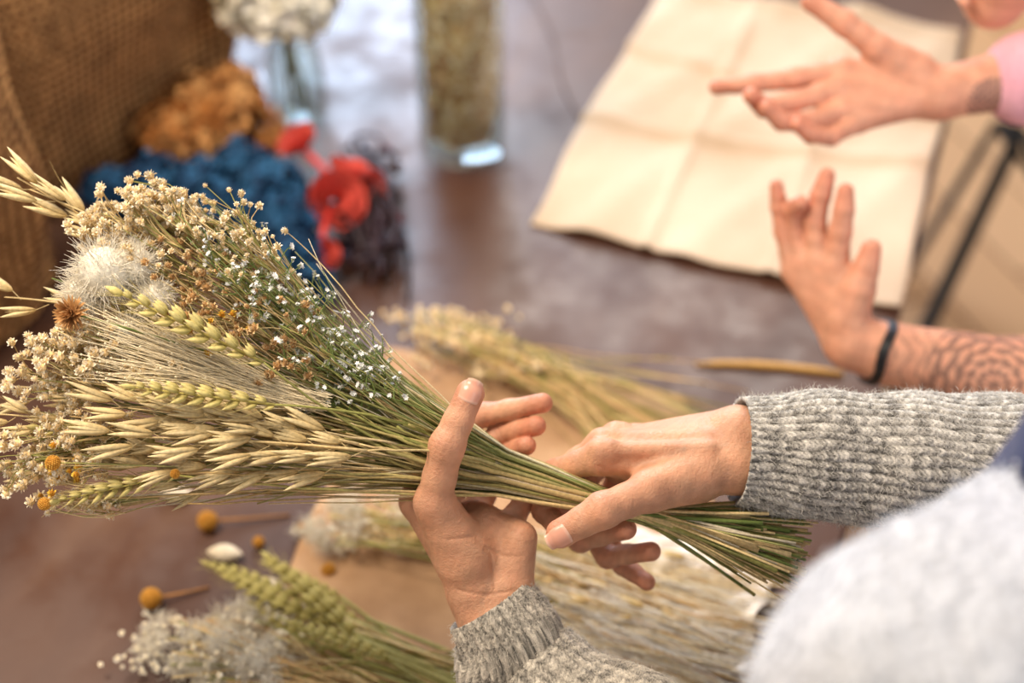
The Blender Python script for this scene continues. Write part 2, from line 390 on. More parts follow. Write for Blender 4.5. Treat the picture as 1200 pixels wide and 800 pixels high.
# ---- knitted sleeves
def knit_tube(name,parent,path,rad,ribs=40,row=.0034,ds=.0011,amp=.0016,flat=1.,light=col(232,228,220),dark=col(84,82,78),seed=1,fold=.0032):
    r=np.random.default_rng(seed); path=np.array(path,float)
    P=np.vstack([2*path[0]-path[1],path,2*path[-1]-path[-2]]); R=np.concatenate([[rad[0]],rad,[rad[-1]]])
    dense=[];dr=[]
    for i in range(1,len(P)-2):
        for t in np.linspace(0,1,60,endpoint=False):
            p0,p1,p2,p3=P[i-1],P[i],P[i+1],P[i+2]
            dense.append(.5*((2*p1)+(-p0+p2)*t+(2*p0-5*p1+4*p2-p3)*t*t+(-p0+3*p1-3*p2+p3)*t**3)); dr.append(R[i]*(1-t)+R[i+1]*t)
    dense=np.array(dense); dr=np.array(dr); sl=np.concatenate([[0],np.cumsum(np.linalg.norm(np.diff(dense,axis=0),axis=1))])
    m=int(sl[-1]/ds); S=np.linspace(0,sl[-1],m)
    C=np.column_stack([np.interp(S,sl,dense[:,k]) for k in range(3)]); RR=np.interp(S,sl,dr)
    tg=np.gradient(C,axis=0); tg/=np.linalg.norm(tg,axis=1)[:,None]
    u=np.zeros_like(tg); uu=nrm(np.cross(tg[0],[0,0,1.]))
    for i in range(m):
        uu=nrm(uu-tg[i]*np.dot(uu,tg[i])); u[i]=uu
    w=np.cross(tg,u)
    nt=ribs*9; th=np.arange(nt)*2*math.pi/nt
    q=ribs*th[None,:]/(2*math.pi)+.22*np.sin(S[:,None]*70+5*np.sin(2*th[None,:]+seed))*np.sin(3*th[None,:]+S[:,None]*31)
    ri=np.floor(q).astype(int)%ribs; fr=q-np.floor(q)
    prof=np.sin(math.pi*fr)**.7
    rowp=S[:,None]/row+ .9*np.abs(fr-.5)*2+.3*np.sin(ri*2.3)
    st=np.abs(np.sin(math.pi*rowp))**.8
    tight=np.exp(-S/.03)
    ro=np.floor(rowp).astype(int)%997
    rnd=r.random((997,ribs)); cv=rnd[ro,ri]; rnd2=r.random((997,ribs)); cv2=rnd2[ro,ri]
    D=amp*(prof*(.5+.5*st))*(.75+.5*cv2)
    fl=fold*(np.sin(S[:,None]*95+2*np.sin(th)[None,:]+seed)*.5+np.sin(S[:,None]*47-1.7*np.cos(th+1)[None,:])*.6+.5*np.sin(3*th[None,:]+S[:,None]*20))*(1-tight)[:,None]
    rr=RR[:,None]+D+fl
    V=C[:,None,:]+rr[:,:,None]*(np.cos(th)[None,:,None]*u[:,None,:]*flat+np.sin(th)[None,:,None]*w[:,None,:])
    V=V+r.normal(size=V.shape)*.00018
    blot=.5+.5*np.sin(S[:,None]*310+4*np.sin(7*th[None,:]))*np.sin(19*th[None,:]+S[:,None]*90)
    k=np.clip(.20+.50*prof*st+.6*(cv-.45)+.22*(blot-.5)+ .4*(r.random(prof.shape)-.5),0,1)[...,None]  # random marl yarn tone, with groove shade painted in as darker colour
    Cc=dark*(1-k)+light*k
    idx=np.arange(m*nt).reshape(m,nt); nx=np.roll(idx,-1,axis=1)
    Fq=np.stack([idx[:-1],nx[:-1],nx[1:],idx[1:]],-1).reshape(-1,4)
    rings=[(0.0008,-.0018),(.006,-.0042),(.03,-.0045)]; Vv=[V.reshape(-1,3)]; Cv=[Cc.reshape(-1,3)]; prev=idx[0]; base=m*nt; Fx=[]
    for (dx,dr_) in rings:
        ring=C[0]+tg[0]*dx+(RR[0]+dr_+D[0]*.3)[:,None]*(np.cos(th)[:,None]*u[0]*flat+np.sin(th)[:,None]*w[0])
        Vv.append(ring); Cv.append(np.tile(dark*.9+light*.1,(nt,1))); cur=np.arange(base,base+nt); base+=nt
        Fx.append(np.stack([np.roll(prev,-1),prev,cur,np.roll(cur,-1)],-1)); prev=cur
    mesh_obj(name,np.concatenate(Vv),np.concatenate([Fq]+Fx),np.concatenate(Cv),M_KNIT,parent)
    fb=B(); nf=10000
    for _ in range(nf):
        i=r.integers(2,min(m-1,int(.27/ds))); j=r.integers(nt); p=V[i,j]; n=nrm(p-C[i])
        d1=nrm(n+r.normal(size=3)*1.0); d2=nrm(d1+r.normal(size=3)*1.0); L=.0011+.0022*r.random()
        fb.tube([p-n*.0003,p+d1*L,p+d1*L+d2*L],[.00012,.0001,.00005],light*(.8+.4*r.random()),3,cap=False)
    fb.done(name+'_fibres',M_KNIT,parent)
wl_sh=H(1112,838,0,.58); wl_el=np.array([.170,.405,.905])
wr_sh=np.array([.415,.525,1.157]); wr_el=np.array([.42,.625,.955])
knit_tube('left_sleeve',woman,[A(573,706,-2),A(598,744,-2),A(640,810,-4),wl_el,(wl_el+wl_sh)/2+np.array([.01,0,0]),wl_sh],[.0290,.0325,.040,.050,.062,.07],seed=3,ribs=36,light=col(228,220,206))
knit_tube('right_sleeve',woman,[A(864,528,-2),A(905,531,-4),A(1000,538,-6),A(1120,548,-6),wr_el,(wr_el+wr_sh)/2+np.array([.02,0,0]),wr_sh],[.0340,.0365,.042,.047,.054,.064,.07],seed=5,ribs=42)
# ---- sweater torso
neck=H(1400,560,0,.62)
hipc=np.array([.42,.36,.80]); shc=(wl_sh+wr_sh)/2+np.array([.02,-.01,0])
F=Field((.02,.06,.60),(.70,.74,1.32),.0032); G=F.new()
lf=nrm(wl_sh-wr_sh); ff=nrm(np.cross(lf,[0,0,1.])); 
if ff[0]>0: ff=-ff
for s in (-1,1):
    F.cap(G,hipc+lf*s*.06+np.array([0,0,-.1]),hipc+lf*s*.06+np.array([0,0,.12]),.11,.105,.05)
    F.cap(G,hipc+lf*s*.06+np.array([0,0,.12]),shc+lf*s*.075-np.array([0,0,.05]),.105,.088,.05)
    F.cap(G,shc+lf*s*.07+ff*.035-np.array([0,0,.08]),shc+lf*s*.06+ff*.035-np.array([0,0,.07]),.065,.065,.04)
F.cap(G,wl_sh,neck-np.array([0,0,.06]),.073,.068,.03); F.cap(G,wr_sh,neck-np.array([0,0,.06]),.07,.068,.03)
F.cap(G,wl_sh,(wl_el+wl_sh)/2+np.array([.01,0,0]),.074,.066,.02); F.cap(G,wr_sh,(wr_el+wr_sh)/2+np.array([.02,0,0]),.072,.066,.02)
sl,(X,Y,Z)=F.crop(neck-.15,neck+.15)
x=X[:,None,None]-neck[0];y=Y[None,:,None]-neck[1];z=Z[None,None,:]-neck[2]
G[sl]=np.maximum(G[sl],-(np.sqrt(x*x+y*y+0*z)-.080+np.clip(-(z+.045),0,1)*2))
X=(F.o[0]+F.h*np.arange(F.n[0]))[:,None,None];Y=(F.o[1]+F.h*np.arange(F.n[1]))[None,:,None];Z=(F.o[2]+F.h*np.arange(F.n[2]))[None,None,:]
G-=(.0021*np.abs(np.sin((X*.75-Y*.66)*420+.6*np.sin(Z*300)))*(.6+.4*np.sin(Z*700+X*300))+.004*np.sin(X*55+Z*30)*np.sin(Y*48-Z*40)).astype(np.float32)
P,Q=F.mesh(G)
rr_=np.random.default_rng(2)
w1_=np.sin(P@np.array([620,-540,120.])+2.5*np.sin(P@np.array([90,160,120.]))); w2_=np.sin(P@np.array([160,190,820.])+2*np.sin(P@np.array([150,70,-110.])))
kk=np.clip(.52+.30*w1_*w2_+.22*w1_+.6*(rr_.random(len(P))-.5),0,1)[:,None]; C=col(134,139,150)*(1-kk)+col(226,230,238)*kk  # body coloured lighter and bluer than the sleeves: cool light painted in
mesh_obj('sweater_body',P,Q,C,M_KNIT,woman)
b=B(); r=rr_
ctr=np.array([.38,.40,1.0])
sel=np.where((P[:,2]>1.02)&(P[:,0]<.36))[0]
for i in r.choice(sel,10000):
    n=nrm(P[i]-np.array([.30,.42,1.08])); p=P[i]+r.normal(size=3)*.0015; d=nrm(n+r.normal(size=3)*.9); L=.002+.003*r.random()
    b.tube([p-n*.001,p+d*L*.6,p+nrm(d+r.normal(size=3)*.6)*L],[.00022,.0002,.00008],col(214,219,228)*(.7+.4*r.random()),3,cap=False)
b.done('sweater_pile',M_KNIT,woman)
b=B()
for i in r.choice(sel,700): b.add(ICO1[0]*(.0005+.0005*r.random())+P[i]+nrm(P[i]-ctr)*.0008,ICO1[1],(.95,.96,1.))
b.done('sweater_glitter',M_NAIL,woman)
F=Field(neck-np.array([.14,.14,.16]),neck+np.array([.14,.14,.05]),.004); G=F.new()
F.cap(G,neck+np.array([0,0,-.1]),neck+np.array([0,0,-.010]),.096,.076,.02)
P,Q=F.mesh(G); mesh_obj('navy_undershirt',P,Q,np.tile(col(38,48,88),(len(P),1)),M_CLOTH,woman)
hc=neck+np.array([.02,.01,.235])
F=Field(hc-np.array([.13,.13,.27]),hc+np.array([.13,.13,.14]),.003); G=F.new()
F.cap(G,neck+np.array([0,0,-.03]),hc+np.array([.01,-.01,-.07]),.052,.05,.02)
fd=ff; sd=-lf
F.cap(G,hc+fd*-.015+np.array([0,0,.02]),hc+fd*.01+np.array([0,0,.02]),.082,.078,.02)
F.cap(G,hc+fd*.03+np.array([0,0,-.03]),hc+fd*.045+np.array([0,0,-.085]),.056,.026,.03)
F.cap(G,hc+fd*.088,hc+fd*.10+np.array([0,0,-.035]),.006,.011,.012)
for s in (-1,1): F.cap(G,hc+sd*s*.078+np.array([0,0,.012]),hc+sd*s*.08+np.array([0,0,-.02]),.010,.007,.006)
F.cap(G,hc+fd*.083-sd*.018+np.array([0,0,-.058]),hc+fd*.083+sd*.018+np.array([0,0,-.058]),.0055,.0055,.004)
P,Q=F.mesh(G); mesh_obj('head_and_neck',P,Q,np.tile(SK,(len(P),1)),M_SKIN,woman)
b=B()
for s in (-1,1):
    o=hc+fd*.079+sd*s*.03+np.array([0,0,.004]); b.add(ICO3[0]*.0115+o,ICO3[1],col(235,230,225)); b.add(ICO2[0]*.0058+o+fd*.0075,ICO2[1],col(60,40,28))
    b.tube([o+fd*.010+sd*s*(-.016)+np.array([0,0,.018]),o+fd*.014+np.array([0,0,.023]),o+fd*.006+sd*s*.018+np.array([0,0,.018])],[.002,.0026,.001],col(60,42,30),5)
b.done('eyes_and_brows',M_GLOSS,woman)
b=B()
for i in range(1500):
    a=nrm(r.normal(size=3))
    if np.dot(a,fd)>.45-.5*max(0,a[2]) or a[2]<-.25: continue
    p0=hc+np.array([0,0,.025])+a*.088-fd*.008
    q=hc-fd*(.07+.03*r.random())+sd*np.dot(a,sd)*.05+np.array([0,0,-.05]); mid=(p0+q)/2+nrm((p0+q)/2-hc)*.035+np.array([0,0,.02])
    b.tube(bez(p0,mid,q,6),[.0016,.002,.002,.002,.0016,.001],col(70,46,30)*(.7+.6*r.random()),4,cap=False)
F=Field(hc-.14,hc+.14,.004); G=F.new(); F.cap(G,hc+np.array([0,0,.03])-fd*.02,hc+np.array([0,0,.03])-fd*.01,.088,.084,.02); F.cap(G,hc-fd*.06,hc-fd*.07+np.array([0,0,-.05]),.05,.035,.02)
P,Q=F.mesh(G); b.add(P,[tuple(x) for x in Q],col(58,38,26)); b.done('hair',M_PLANT,woman)
F=Field((.2,.1,.0),(.80,.62,.78),.008); G=F.new()
for s in (-1,1):
    a0=hipc+lf*s*.075+np.array([.02,0,-.10]); a1=np.array([a0[0]+.01,a0[1],.45]); a2=np.array([a0[0]+.02,a0[1],.07])
    F.cap(G,a0,a1,.088,.060,.03); F.cap(G,a1,a2,.058,.042,.02); F.cap(G,a2-np.array([0,0,.035]),a2+ff*.13-np.array([0,0,.04]),.034,.030,.02)
P,Q=F.mesh(G); mesh_obj('trousers_and_shoes',P,Q,np.tile(col(44,48,60),(len(P),1)),M_CLOTH,woman)

# ---- second person, seated, hands gesturing
man=empty('seated_person_in_pink_top')
Cc=lambda x,y,m=0:H(x,y,m,1.2)
c_f=[[Cc(988,82,0),Cc(928,92,2),Cc(882,98,4),Cc(840,102,6)],
     [Cc(984,104,6),Cc(926,120,14),Cc(896,126,24),Cc(880,112,34)],
     [Cc(990,126,8),Cc(946,144,22),Cc(916,142,34),Cc(898,126,42)],
     [Cc(1005,142,8),Cc(974,160,20),Cc(950,158,30),Cc(934,146,38)]]
c_t=[Cc(1072,84,4),Cc(1028,56,12),Cc(988,26,14),Cc(950,2,12)]
w=Cc(1098,110,0); el_c=np.array([.60,1.08,.98])
palmC=[(w,c_f[0][0],15,10.5),(w,c_f[1][0],15,10.5),(w,c_f[2][0],15,10.5),(w,c_f[3][0],14,10),(w,c_t[0],15,13.5),(c_t[0],(c_t[0]+c_t[1])/2,14.5,12.5)]
def paintC(P,C):
    c0=Cc(1165,122,20); d=np.linalg.norm(P-c0,axis=1); k=((d<.022)&(np.sin(P[:,0]*900)*np.sin(P[:,2]*900)>-.25))[:,None]*.65
    return C*(1-k)+col(50,60,70)*k
make_hand('right_hand',man,palmC,c_f,(c_t,(13.5,11.6,10.4,8.6)),[(w,Cc(1190,92,0),21,26),(Cc(1190,92,0),el_c,26,33)],h=.0018,base=col(224,164,136),paint=paintC,
   folds=[[Cc(1000,95,20),Cc(1020,112,25),Cc(1060,118,25)],[Cc(985,118,25),Cc(1010,128,25),Cc(1050,128,25)]])
Dd=lambda x,y,m=0:H(x,y,m,1.16)
d_f=[[Dd(980,312,2),Dd(985,270,10),Dd(989,245,14),Dd(991,224,16)],
     [Dd(960,305,-6),Dd(955,256,-2),Dd(962,228,4),Dd(969,206,8)],
     [Dd(942,308,-14),Dd(932,268,-14),Dd(930,246,-4),Dd(938,238,8)],
     [Dd(930,318,-20),Dd(918,270,-18),Dd(913,242,-12),Dd(910,218,-8)]]
d_t=[Dd(992,372,6),Dd(1006,340,14),Dd(1015,314,18),Dd(1021,292,20)]
w=Dd(1000,402,0); el_d=np.array([.60,.86,.82])
palmD=[(w,d_f[0][0],16,11),(w,d_f[1][0],16,11),(Dd(990,398,-6),d_f[2][0],15,10.5),(Dd(985,394,-10),d_f[3][0],14,10),(w,d_t[0],15.5,13),(d_t[0],d_t[1],13.5,11.5)]
def paintD(P,C):
    c0=Dd(1165,452,30); d=np.linalg.norm(P-c0,axis=1); an=np.arctan2((P-c0)@UP,(P-c0)@RT)
    pat=(np.sin(d*700)+.9*np.sin(an*12+np.sin(d*400)*2)>-.1)&(d<.056)
    ed=np.linalg.norm(P-Dd(1085,425,24),axis=1); pat|=(ed<.03)&(np.abs(np.sin((P@RT)*260+np.sin((P@UP)*200)))<.18)
    k=pat[:,None]*.62; return C*(1-k)+col(62,58,60)*k
make_hand('left_hand',man,palmD,d_f,(d_t,(13,11,9.8,8.3)),[(w,Dd(1040,414,0),21,23),(Dd(1040,414,0),Dd(1200,444,0),25,33),(Dd(1200,444,0),el_d,33,38)],h=.0016,base=col(222,164,136),paint=paintD)
b=B(); wc=Dd(1026,411,0); ax=nrm(Dd(1060,420)-Dd(1000,400)); M=frame(ax,UP)
for rr_,off in ((.0262,0),(.0266,.004)):
    t=np.linspace(0,2*math.pi,40); b.tube([wc+M@np.array([off+.002*math.sin(3*q),rr_*math.cos(q),rr_*math.sin(q)]) for q in t],.0022,col(22,22,26),8,cap=False)
b.done('black_bracelet',M_METAL,man)
F=Field((.36,.70,.40),(1.35,1.55,1.36),.007); G=F.new()
hip=np.array([1.05,1.12,.56]); chest=np.array([.76,1.10,.93]); nk=np.array([.60,1.10,1.07])
for s in (-1,1):
    F.cap(G,hip+np.array([0,s*.07,0]),chest+np.array([0,s*.08,0]),.12,.11,.06)
    sh=chest+np.array([-.05,s*.17,.09]); F.cap(G,chest+np.array([-.02,s*.08,.05]),sh,.10,.065,.05)
    F.cap(G,sh,(el_c if s>0 else el_d),.062,.048,.02)
F.cap(G,el_c,Cc(1190,92,0)+RT*.010,.047,.040,.02)
P,Q=F.mesh(G); nn=(.5+.5*np.sin(P@np.array([60,50,90.])))[:,None]
mesh_obj('pink_top',P,Q,col(228,168,186)*(1-.3*nn)+col(240,196,210)*.3*nn,M_CLOTH,man)
nk=nk+np.array([-.015,0,-.02])
F=Field(nk-np.array([.32,.17,.14]),nk+np.array([.16,.17,.40]),.004); G=F.new(); h2=nk+np.array([-.135,0,.115]); fd=nrm([-1,-.1,-.55]); sd=np.array([0,1.,0])
F.cap(G,nk+np.array([.04,0,-.06]),h2+np.array([.02,0,-.04]),.056,.052,.02)
F.cap(G,h2+np.array([.01,0,.03]),h2+np.array([-.01,0,.02]),.084,.08,.02); F.cap(G,h2+fd*.03+np.array([0,0,-.03]),h2+fd*.045+np.array([0,0,-.085]),.055,.028,.03)
F.cap(G,h2+fd*.088,h2+fd*.1+np.array([0,0,-.03]),.006,.011,.01)
for s in (-1,1): F.cap(G,h2+sd*s*.08+np.array([0,0,.012]),h2+sd*s*.082+np.array([0,0,-.02]),.01,.007,.006)
F.cap(G,h2+fd*.082-sd*.02+np.array([0,0,-.06]),h2+fd*.082+sd*.02+np.array([0,0,-.06]),.0055,.0055,.004)
P,Q=F.mesh(G); mesh_obj('head_and_neck',P,Q,np.tile(col(220,162,134),(len(P),1)),M_SKIN,man)
b=B()
for s in (-1,1):
    o=h2+fd*.079+sd*s*.03+np.array([0,0,.004]); b.add(ICO3[0]*.0115+o,ICO3[1],col(235,230,225)); b.add(ICO2[0]*.0058+o+fd*.0075,ICO2[1],col(60,40,28))
b.done('eyes',M_GLOSS,man)
F=Field(h2-.14,h2+.16,.004); G=F.new(); F.cap(G,h2+np.array([.03,0,.05]),h2+np.array([.015,0,.055]),.088,.082,.02); F.cap(G,h2+np.array([.06,0,.01]),h2+np.array([.075,0,-.04]),.05,.04,.02)
P,Q=F.mesh(G); mesh_obj('hair',P+np.sin(P[:,[1,2,0]]*400)*.001,Q,np.tile(col(52,36,28),(len(P),1)),M_PLANT,man)
F=Field((.5,.8,.0),(1.25,1.45,.74),.008); G=F.new()
for s in (-1,1):
    kn=np.array([.74,1.12+s*.12,.53]); F.cap(G,hip+np.array([0,s*.08,-.01]),kn,.085,.06,.03); F.cap(G,kn,np.array([.82,1.12+s*.12,.08]),.058,.04,.02); F.cap(G,np.array([.84,1.12+s*.12,.045]),np.array([.70,1.12+s*.13,.035]),.04,.032,.02)
P,Q=F.mesh(G); mesh_obj('jeans_and_shoes',P,Q,np.tile(col(54,62,84),(len(P),1)),M_CLOTH,man)
print('people',time.time()-T0)

# ================================================================== BOUQUET
bq=empty('dried_flower_bouquet')
bind=A(588,552,0); axd=nrm(A(150,425,0)-A(560,543,0)); axl=nrm(A(945,655,0)-bind)
n1=nrm(TOV-axd*np.dot(TOV,axd)); n2=nrm(np.cross(axd,n1)); 
if n2@UP<0: n2=-n2
stems=B(); heads=B()
LT=[OLIVE*1.1,GREEN*1.2,STRAW,col(196,170,120),col(150,152,94),STRAW*1.05,CREAM*.8]
def stem_to(tip,rad=.0011,c=None,cut=0.,butt=True,wig=.004,c2=None):
    """a stalk from a flower tip through the gripped waist to its cut end"""
    a=rng.random()*2*math.pi; q=math.sqrt(rng.random())*.0145
    rel=tip-A(300,460,0); u_=np.clip((rel@n2)/.09,-1,1); v_=np.clip((rel@n1)/.06,-1,1)
    o2=np.clip(u_*.011+q*math.cos(a)*.7,-.0145,.0145); o1=np.clip(v_*.010+q*math.sin(a)*.7,-.0145,.0145)
    B0=bind+n2*o2+n1*o1
    L=np.linalg.norm(tip-B0); ctrl=B0+axd*L*.42+n2*o2*1.6+n1*o1*1.6
    pts=bez(tip,ctrl,B0,12)
    pts[1:-1]+=rng.normal(size=(10,3))*wig*.12
    if c is None: c=random.choice([STRAW,STRAW*.85,OLIVE,GREEN,col(184,154,104),col(156,148,92),CREAM*.8])
    c=c*(.8+.45*rng.random())
    if c2 is None: c2=random.choice(LT)*(.75+.45*rng.random())
    if butt:
        e=bind+axl*(.155+.05*rng.random()+cut)+n2*(-o2*1.1+rng.normal()*.007)+n1*(-o1*1.1+rng.normal()*.006)
        mid=bind+axl*.075+n2*(o2*.55)+n1*(o1*.55)
        pts=np.vstack([pts,bez(B0,mid,e,7)[1:]])
    n=len(pts); rr=np.full(n,rad*1.2); rr[:12]=np.linspace(rad*.5,rad,12)
    stems.tube(pts,rr,c,6 if rad>.0008 else 5,c2=c2)
    return pts
def spray(cx,cy,mm,rx,ry,rz,n,tmps,sc,node=7,sub=.03,stc=None,tint=1.):
    """branching spray of small blossoms; centre from the photo, radii in mm"""
    ctr=A(cx,cy,mm); nodes=[]
    for k in range(node):
        o=rng.normal(size=3)*.45; p=ctr+RT*rx*o[0]/1000+UP*ry*o[1]/1000+TOV*rz*o[2]/1000
        back=p+nrm(bind-p)*(sub+.015*rng.random()); nodes.append((p,back))
        stem_to(back,.0007,c=stc)
    for i in range(n):
        v=rng.normal(size=3); v/=np.linalg.norm(v); v*=rng.random()**.4
        p=ctr+RT*rx*v[0]/1000+UP*ry*v[1]/1000+TOV*rz*v[2]/1000
        k=min(range(node),key=lambda j:np.linalg.norm(nodes[j][0]-p)); bk=nodes[k][1]
        cc=(stc if stc is not None else random.choice([STRAW*.9,OLIVE,col(176,150,100)]))
        stems.tube(bez(bk,(nodes[k][0]+bk)/2+rng.normal(size=3)*.003,p,5),[.0005,.00045,.0004,.00035,.0003],cc,4,cap=False)
        d=nrm(p-bk+rng.normal(size=3)*.01+TOV*.014)
        heads.inst(tmps[rng.integers(len(tmps))],p,frame(d),sc*.001*(.65+.6*rng.random()),np.ones(3)*tint*(.85+.25*rng.random()))
for i in range(200):
    tx=60+260*rng.random(); ty=min(590,300+(tx-60)*.1+285*rng.random()); stem_to(A(tx,ty,-35+70*rng.random()),.0005+.0006*rng.random())
for i in range(60):
    stem_to(A(200+180*rng.random(),270+110*rng.random(),-20+50*rng.random()),.0005,c=random.choice([OLIVE,GREEN,STRAW,CREAM*.8]))
for q in ((172,242,8,38,22,24,150,T_GYP,.98,12),(132,275,14,30,18,20,60,T_GYP,.95,6),(240,258,12,40,24,25,90,T_GYP,.85,9),(285,300,24,38,24,20,70,T_GYP,.70,9),
          (75,432,20,40,28,26,150,T_GYP,1.08,12),(58,535,18,40,32,26,150,T_GYP,1.05,12),(110,505,30,30,18,18,44,T_GYP,.95,6),(110,398,28,26,16,14,40,T_GYP,.98,5),
          (285,375,30,50,28,18,80,T_TAN,.95,11),(335,432,28,36,15,14,34,T_TAN,.9,6),(215,318,20,40,24,18,40,T_TAN,.9,8),(90,590,6,34,10,18,36,T_GYP,.95,6),
          (70,560,36,28,22,12,12,T_YEL,1.0,4),(240,385,36,40,20,10,8,T_YEL,.9,3),(200,430,36,30,12,8,14,T_GYP,.8,4),(150,300,22,30,14,12,44,T_GYP,.88,5)):
    spray(*q[:9],node=q[9])
# statice on wiry green branches
for i in range(78):
    x=200+240*rng.random(); y=248+(x-200)*.82+rng.normal()*28+6; mm=-5+52*rng.random()
    pts=stem_to(A(x,y,mm),.0006,c=random.choice([GREEN,OLIVE,col(106,122,66)]))
    for k in range(6):
        q=pts[0]+(pts[2]-pts[0])*rng.random()*1.3; e=q+nrm(UP*.7-RT*.4*rng.random()+rng.normal(size=3)*.7)*(.005+.011*rng.random())
        stems.tube(bez(q,(q+e)/2+rng.normal(size=3)*.002,e,4),[.0004,.0004,.0003,.0003],GREEN*1.1,4,cap=False)
        heads.inst(T_STA[rng.integers(4)],e,frame(nrm(e-q+TOV*.004)),.00076*(.65+.6*rng.random()),np.ones(3)*(.85+.2*rng.random()))
def ear(bx,by,tx,ty,m0,m1,k,tint=1.):
    p0=A(bx,by,m0);p1=A(tx,ty,m1); d=p1-p0; l=np.linalg.norm(d)
    heads.inst(T_WHEAT[k],p0,frame(d,UP*.9+TOV*.3),l/113.,np.ones(3)*tint); stem_to(p0,.0013,c=OLIVE*1.2)
ear(308,424,112,330,52,58,0); ear(322,474,128,450,56,58,1); ear(205,556,45,592,42,38,2,tint=.95)
ear(235,395,110,352,26,20,1,tint=.85); ear(190,520,20,498,20,20,2,tint=.85)
def panicle(x0,y0,x1,y1,m0,m1,n,sc=1.,spread=.5,tint=1.):
    p0=A(x0,y0,m0);p1=A(x1,y1,m1); stem_to(p0,.0012,c=STRAW)
    mid=(p0+p1)/2+UP*.004; stems.tube(bez(p0,mid,p1,10),np.linspace(.0011,.0004,10),STRAW*.9,5)
    d0=nrm(p1-p0)
    for i in range(n):
        t=(i+.5*rng.random())/n; q=p0+(p1-p0)*t; s=1 if i%2 else -1
        d=nrm(d0+UP*s*spread*(.4+.5*rng.random())*.5+TOV*rng.normal()*.2+UP*rng.normal()*.12); e=q+d*(.005+.007*rng.random())+UP*s*.003
        stems.tube(bez(q,(q+e)/2,e,4),.0003,STRAW*.8,4,cap=False)
        heads.inst(T_OAT[rng.integers(4)],e,frame(d,UP),.001*sc*(.85+.35*rng.random()),np.ones(3)*tint*(.85+.25*rng.random()))
for q in ((420,520,150,478,44,46,15),(430,528,140,512,50,48,16),(400,545,170,538,40,40,13),(330,480,130,478,30,40,8)): panicle(*q)
panicle(230,340,20,208,0,-5,9,sc=1.05); panicle(200,300,35,222,5,0,5)
panicle(140,370,5,348,0,0,4,sc=1.1,tint=1.1); panicle(120,505,-5,485,20,10,5); panicle(130,560,-10,545,5,0,4); panicle(300,560,150,560,20,25,8,tint=.85)
panicle(330,500,220,492,46,50,8); panicle(130,470,0,452,-5,-10,4)
for i in range(420):
    a=rng.random(); b0=A(330+60*rng.random(),462+20*rng.random(),22+15*rng.random()); 
    tip=A(105+120*a+25*rng.normal(),345+95*rng.random()+.25*(120*a),18+28*rng.random())
    ctrl=b0+(tip-b0)*.5+UP*(.006*rng.normal())+TOV*.006*rng.random()
    stems.tube(bez(tip,ctrl,b0,7),[.00022,.00028,.0003,.0003,.0003,.0003,.0003],col(246,230,194)*(.8+.3*rng.random()),3,cap=False)
    if i%2: heads.inst((ICO1[0],ICO1[1],np.ones((len(ICO1[0]),3))),tip,np.eye(3),.0009,col(244,232,200))
def fluff(bld,c,R,n,cl,thick=.00022,core=True):
    for i in range(n):
        d=nrm(rng.normal(size=3)); p=c+d*R*.25; e=c+d*R*(.75+.35*rng.random())+rng.normal(size=3)*R*.12
        bld.tube([p,(p+e)/2+rng.normal(size=3)*R*.08,e],[thick*1.3,thick,thick*.5],cl*(.85+.2*rng.random()),3,cap=False)
    if core: v,f=ICO2; bld.add(v*R*.66+c,f,cl*.85)
for (x,y,m,R) in ((122,318,26,.025),(158,310,18,.020),(98,345,20,.017),(150,392,24,.016),(182,348,24,.014)):
    c_=A(x,y,m); fluff(heads,c_,R,900,col(250,243,226)); stem_to(c_,.001)
b_=A(84,367,42)
for i in range(110):
    z=1-1.4*(i+.5)/110; a=i*2.4; q=math.sqrt(max(0,1-z*z)); M=frame(nrm(TOV-RT*.5)); d=M@np.array([z,q*math.cos(a),q*math.sin(a)])
    petal(heads,b_+d*.002,d,M[:,0],.0098,.0022,col(150,98,50),col(222,172,112)*(.8+.3*rng.random()),curl=-.15,nu=3,tip=.2)
heads.add(ICO2[0]*.004+b_,ICO2[1],col(130,85,42)); stem_to(b_,.0012)
def button(bld,p,R,tint=1.): bld.inst(T_BUT,p,frame(rng.normal(size=3)),R,np.ones(3)*tint)
for (x,y,m,R) in ((62,542,46,.0048),(52,590,38,.0042),(205,555,54,.0030)): button(heads,A(x,y,m),R,1.1); stem_to(A(x,y,m),.0009)
for i in range(80):
    x=330+150*rng.random(); y=455+ (x-330)*.25+40*rng.random(); stem_to(A(x,y,5+25*rng.random()),.0015*(.7+.6*rng.random()),c=random.choice([OLIVE*1.1,STRAW,col(164,154,96),col(132,130,76)]),c2=random.choice([STRAW,OLIVE*1.2,GREEN*1.3,col(206,180,128),STRAW]))
stems.done('stems',M_PLANT,bq); heads.done('blossoms_and_ears',M_PLANT,bq)
print('bouquet',time.time()-T0, stems.n, heads.n)

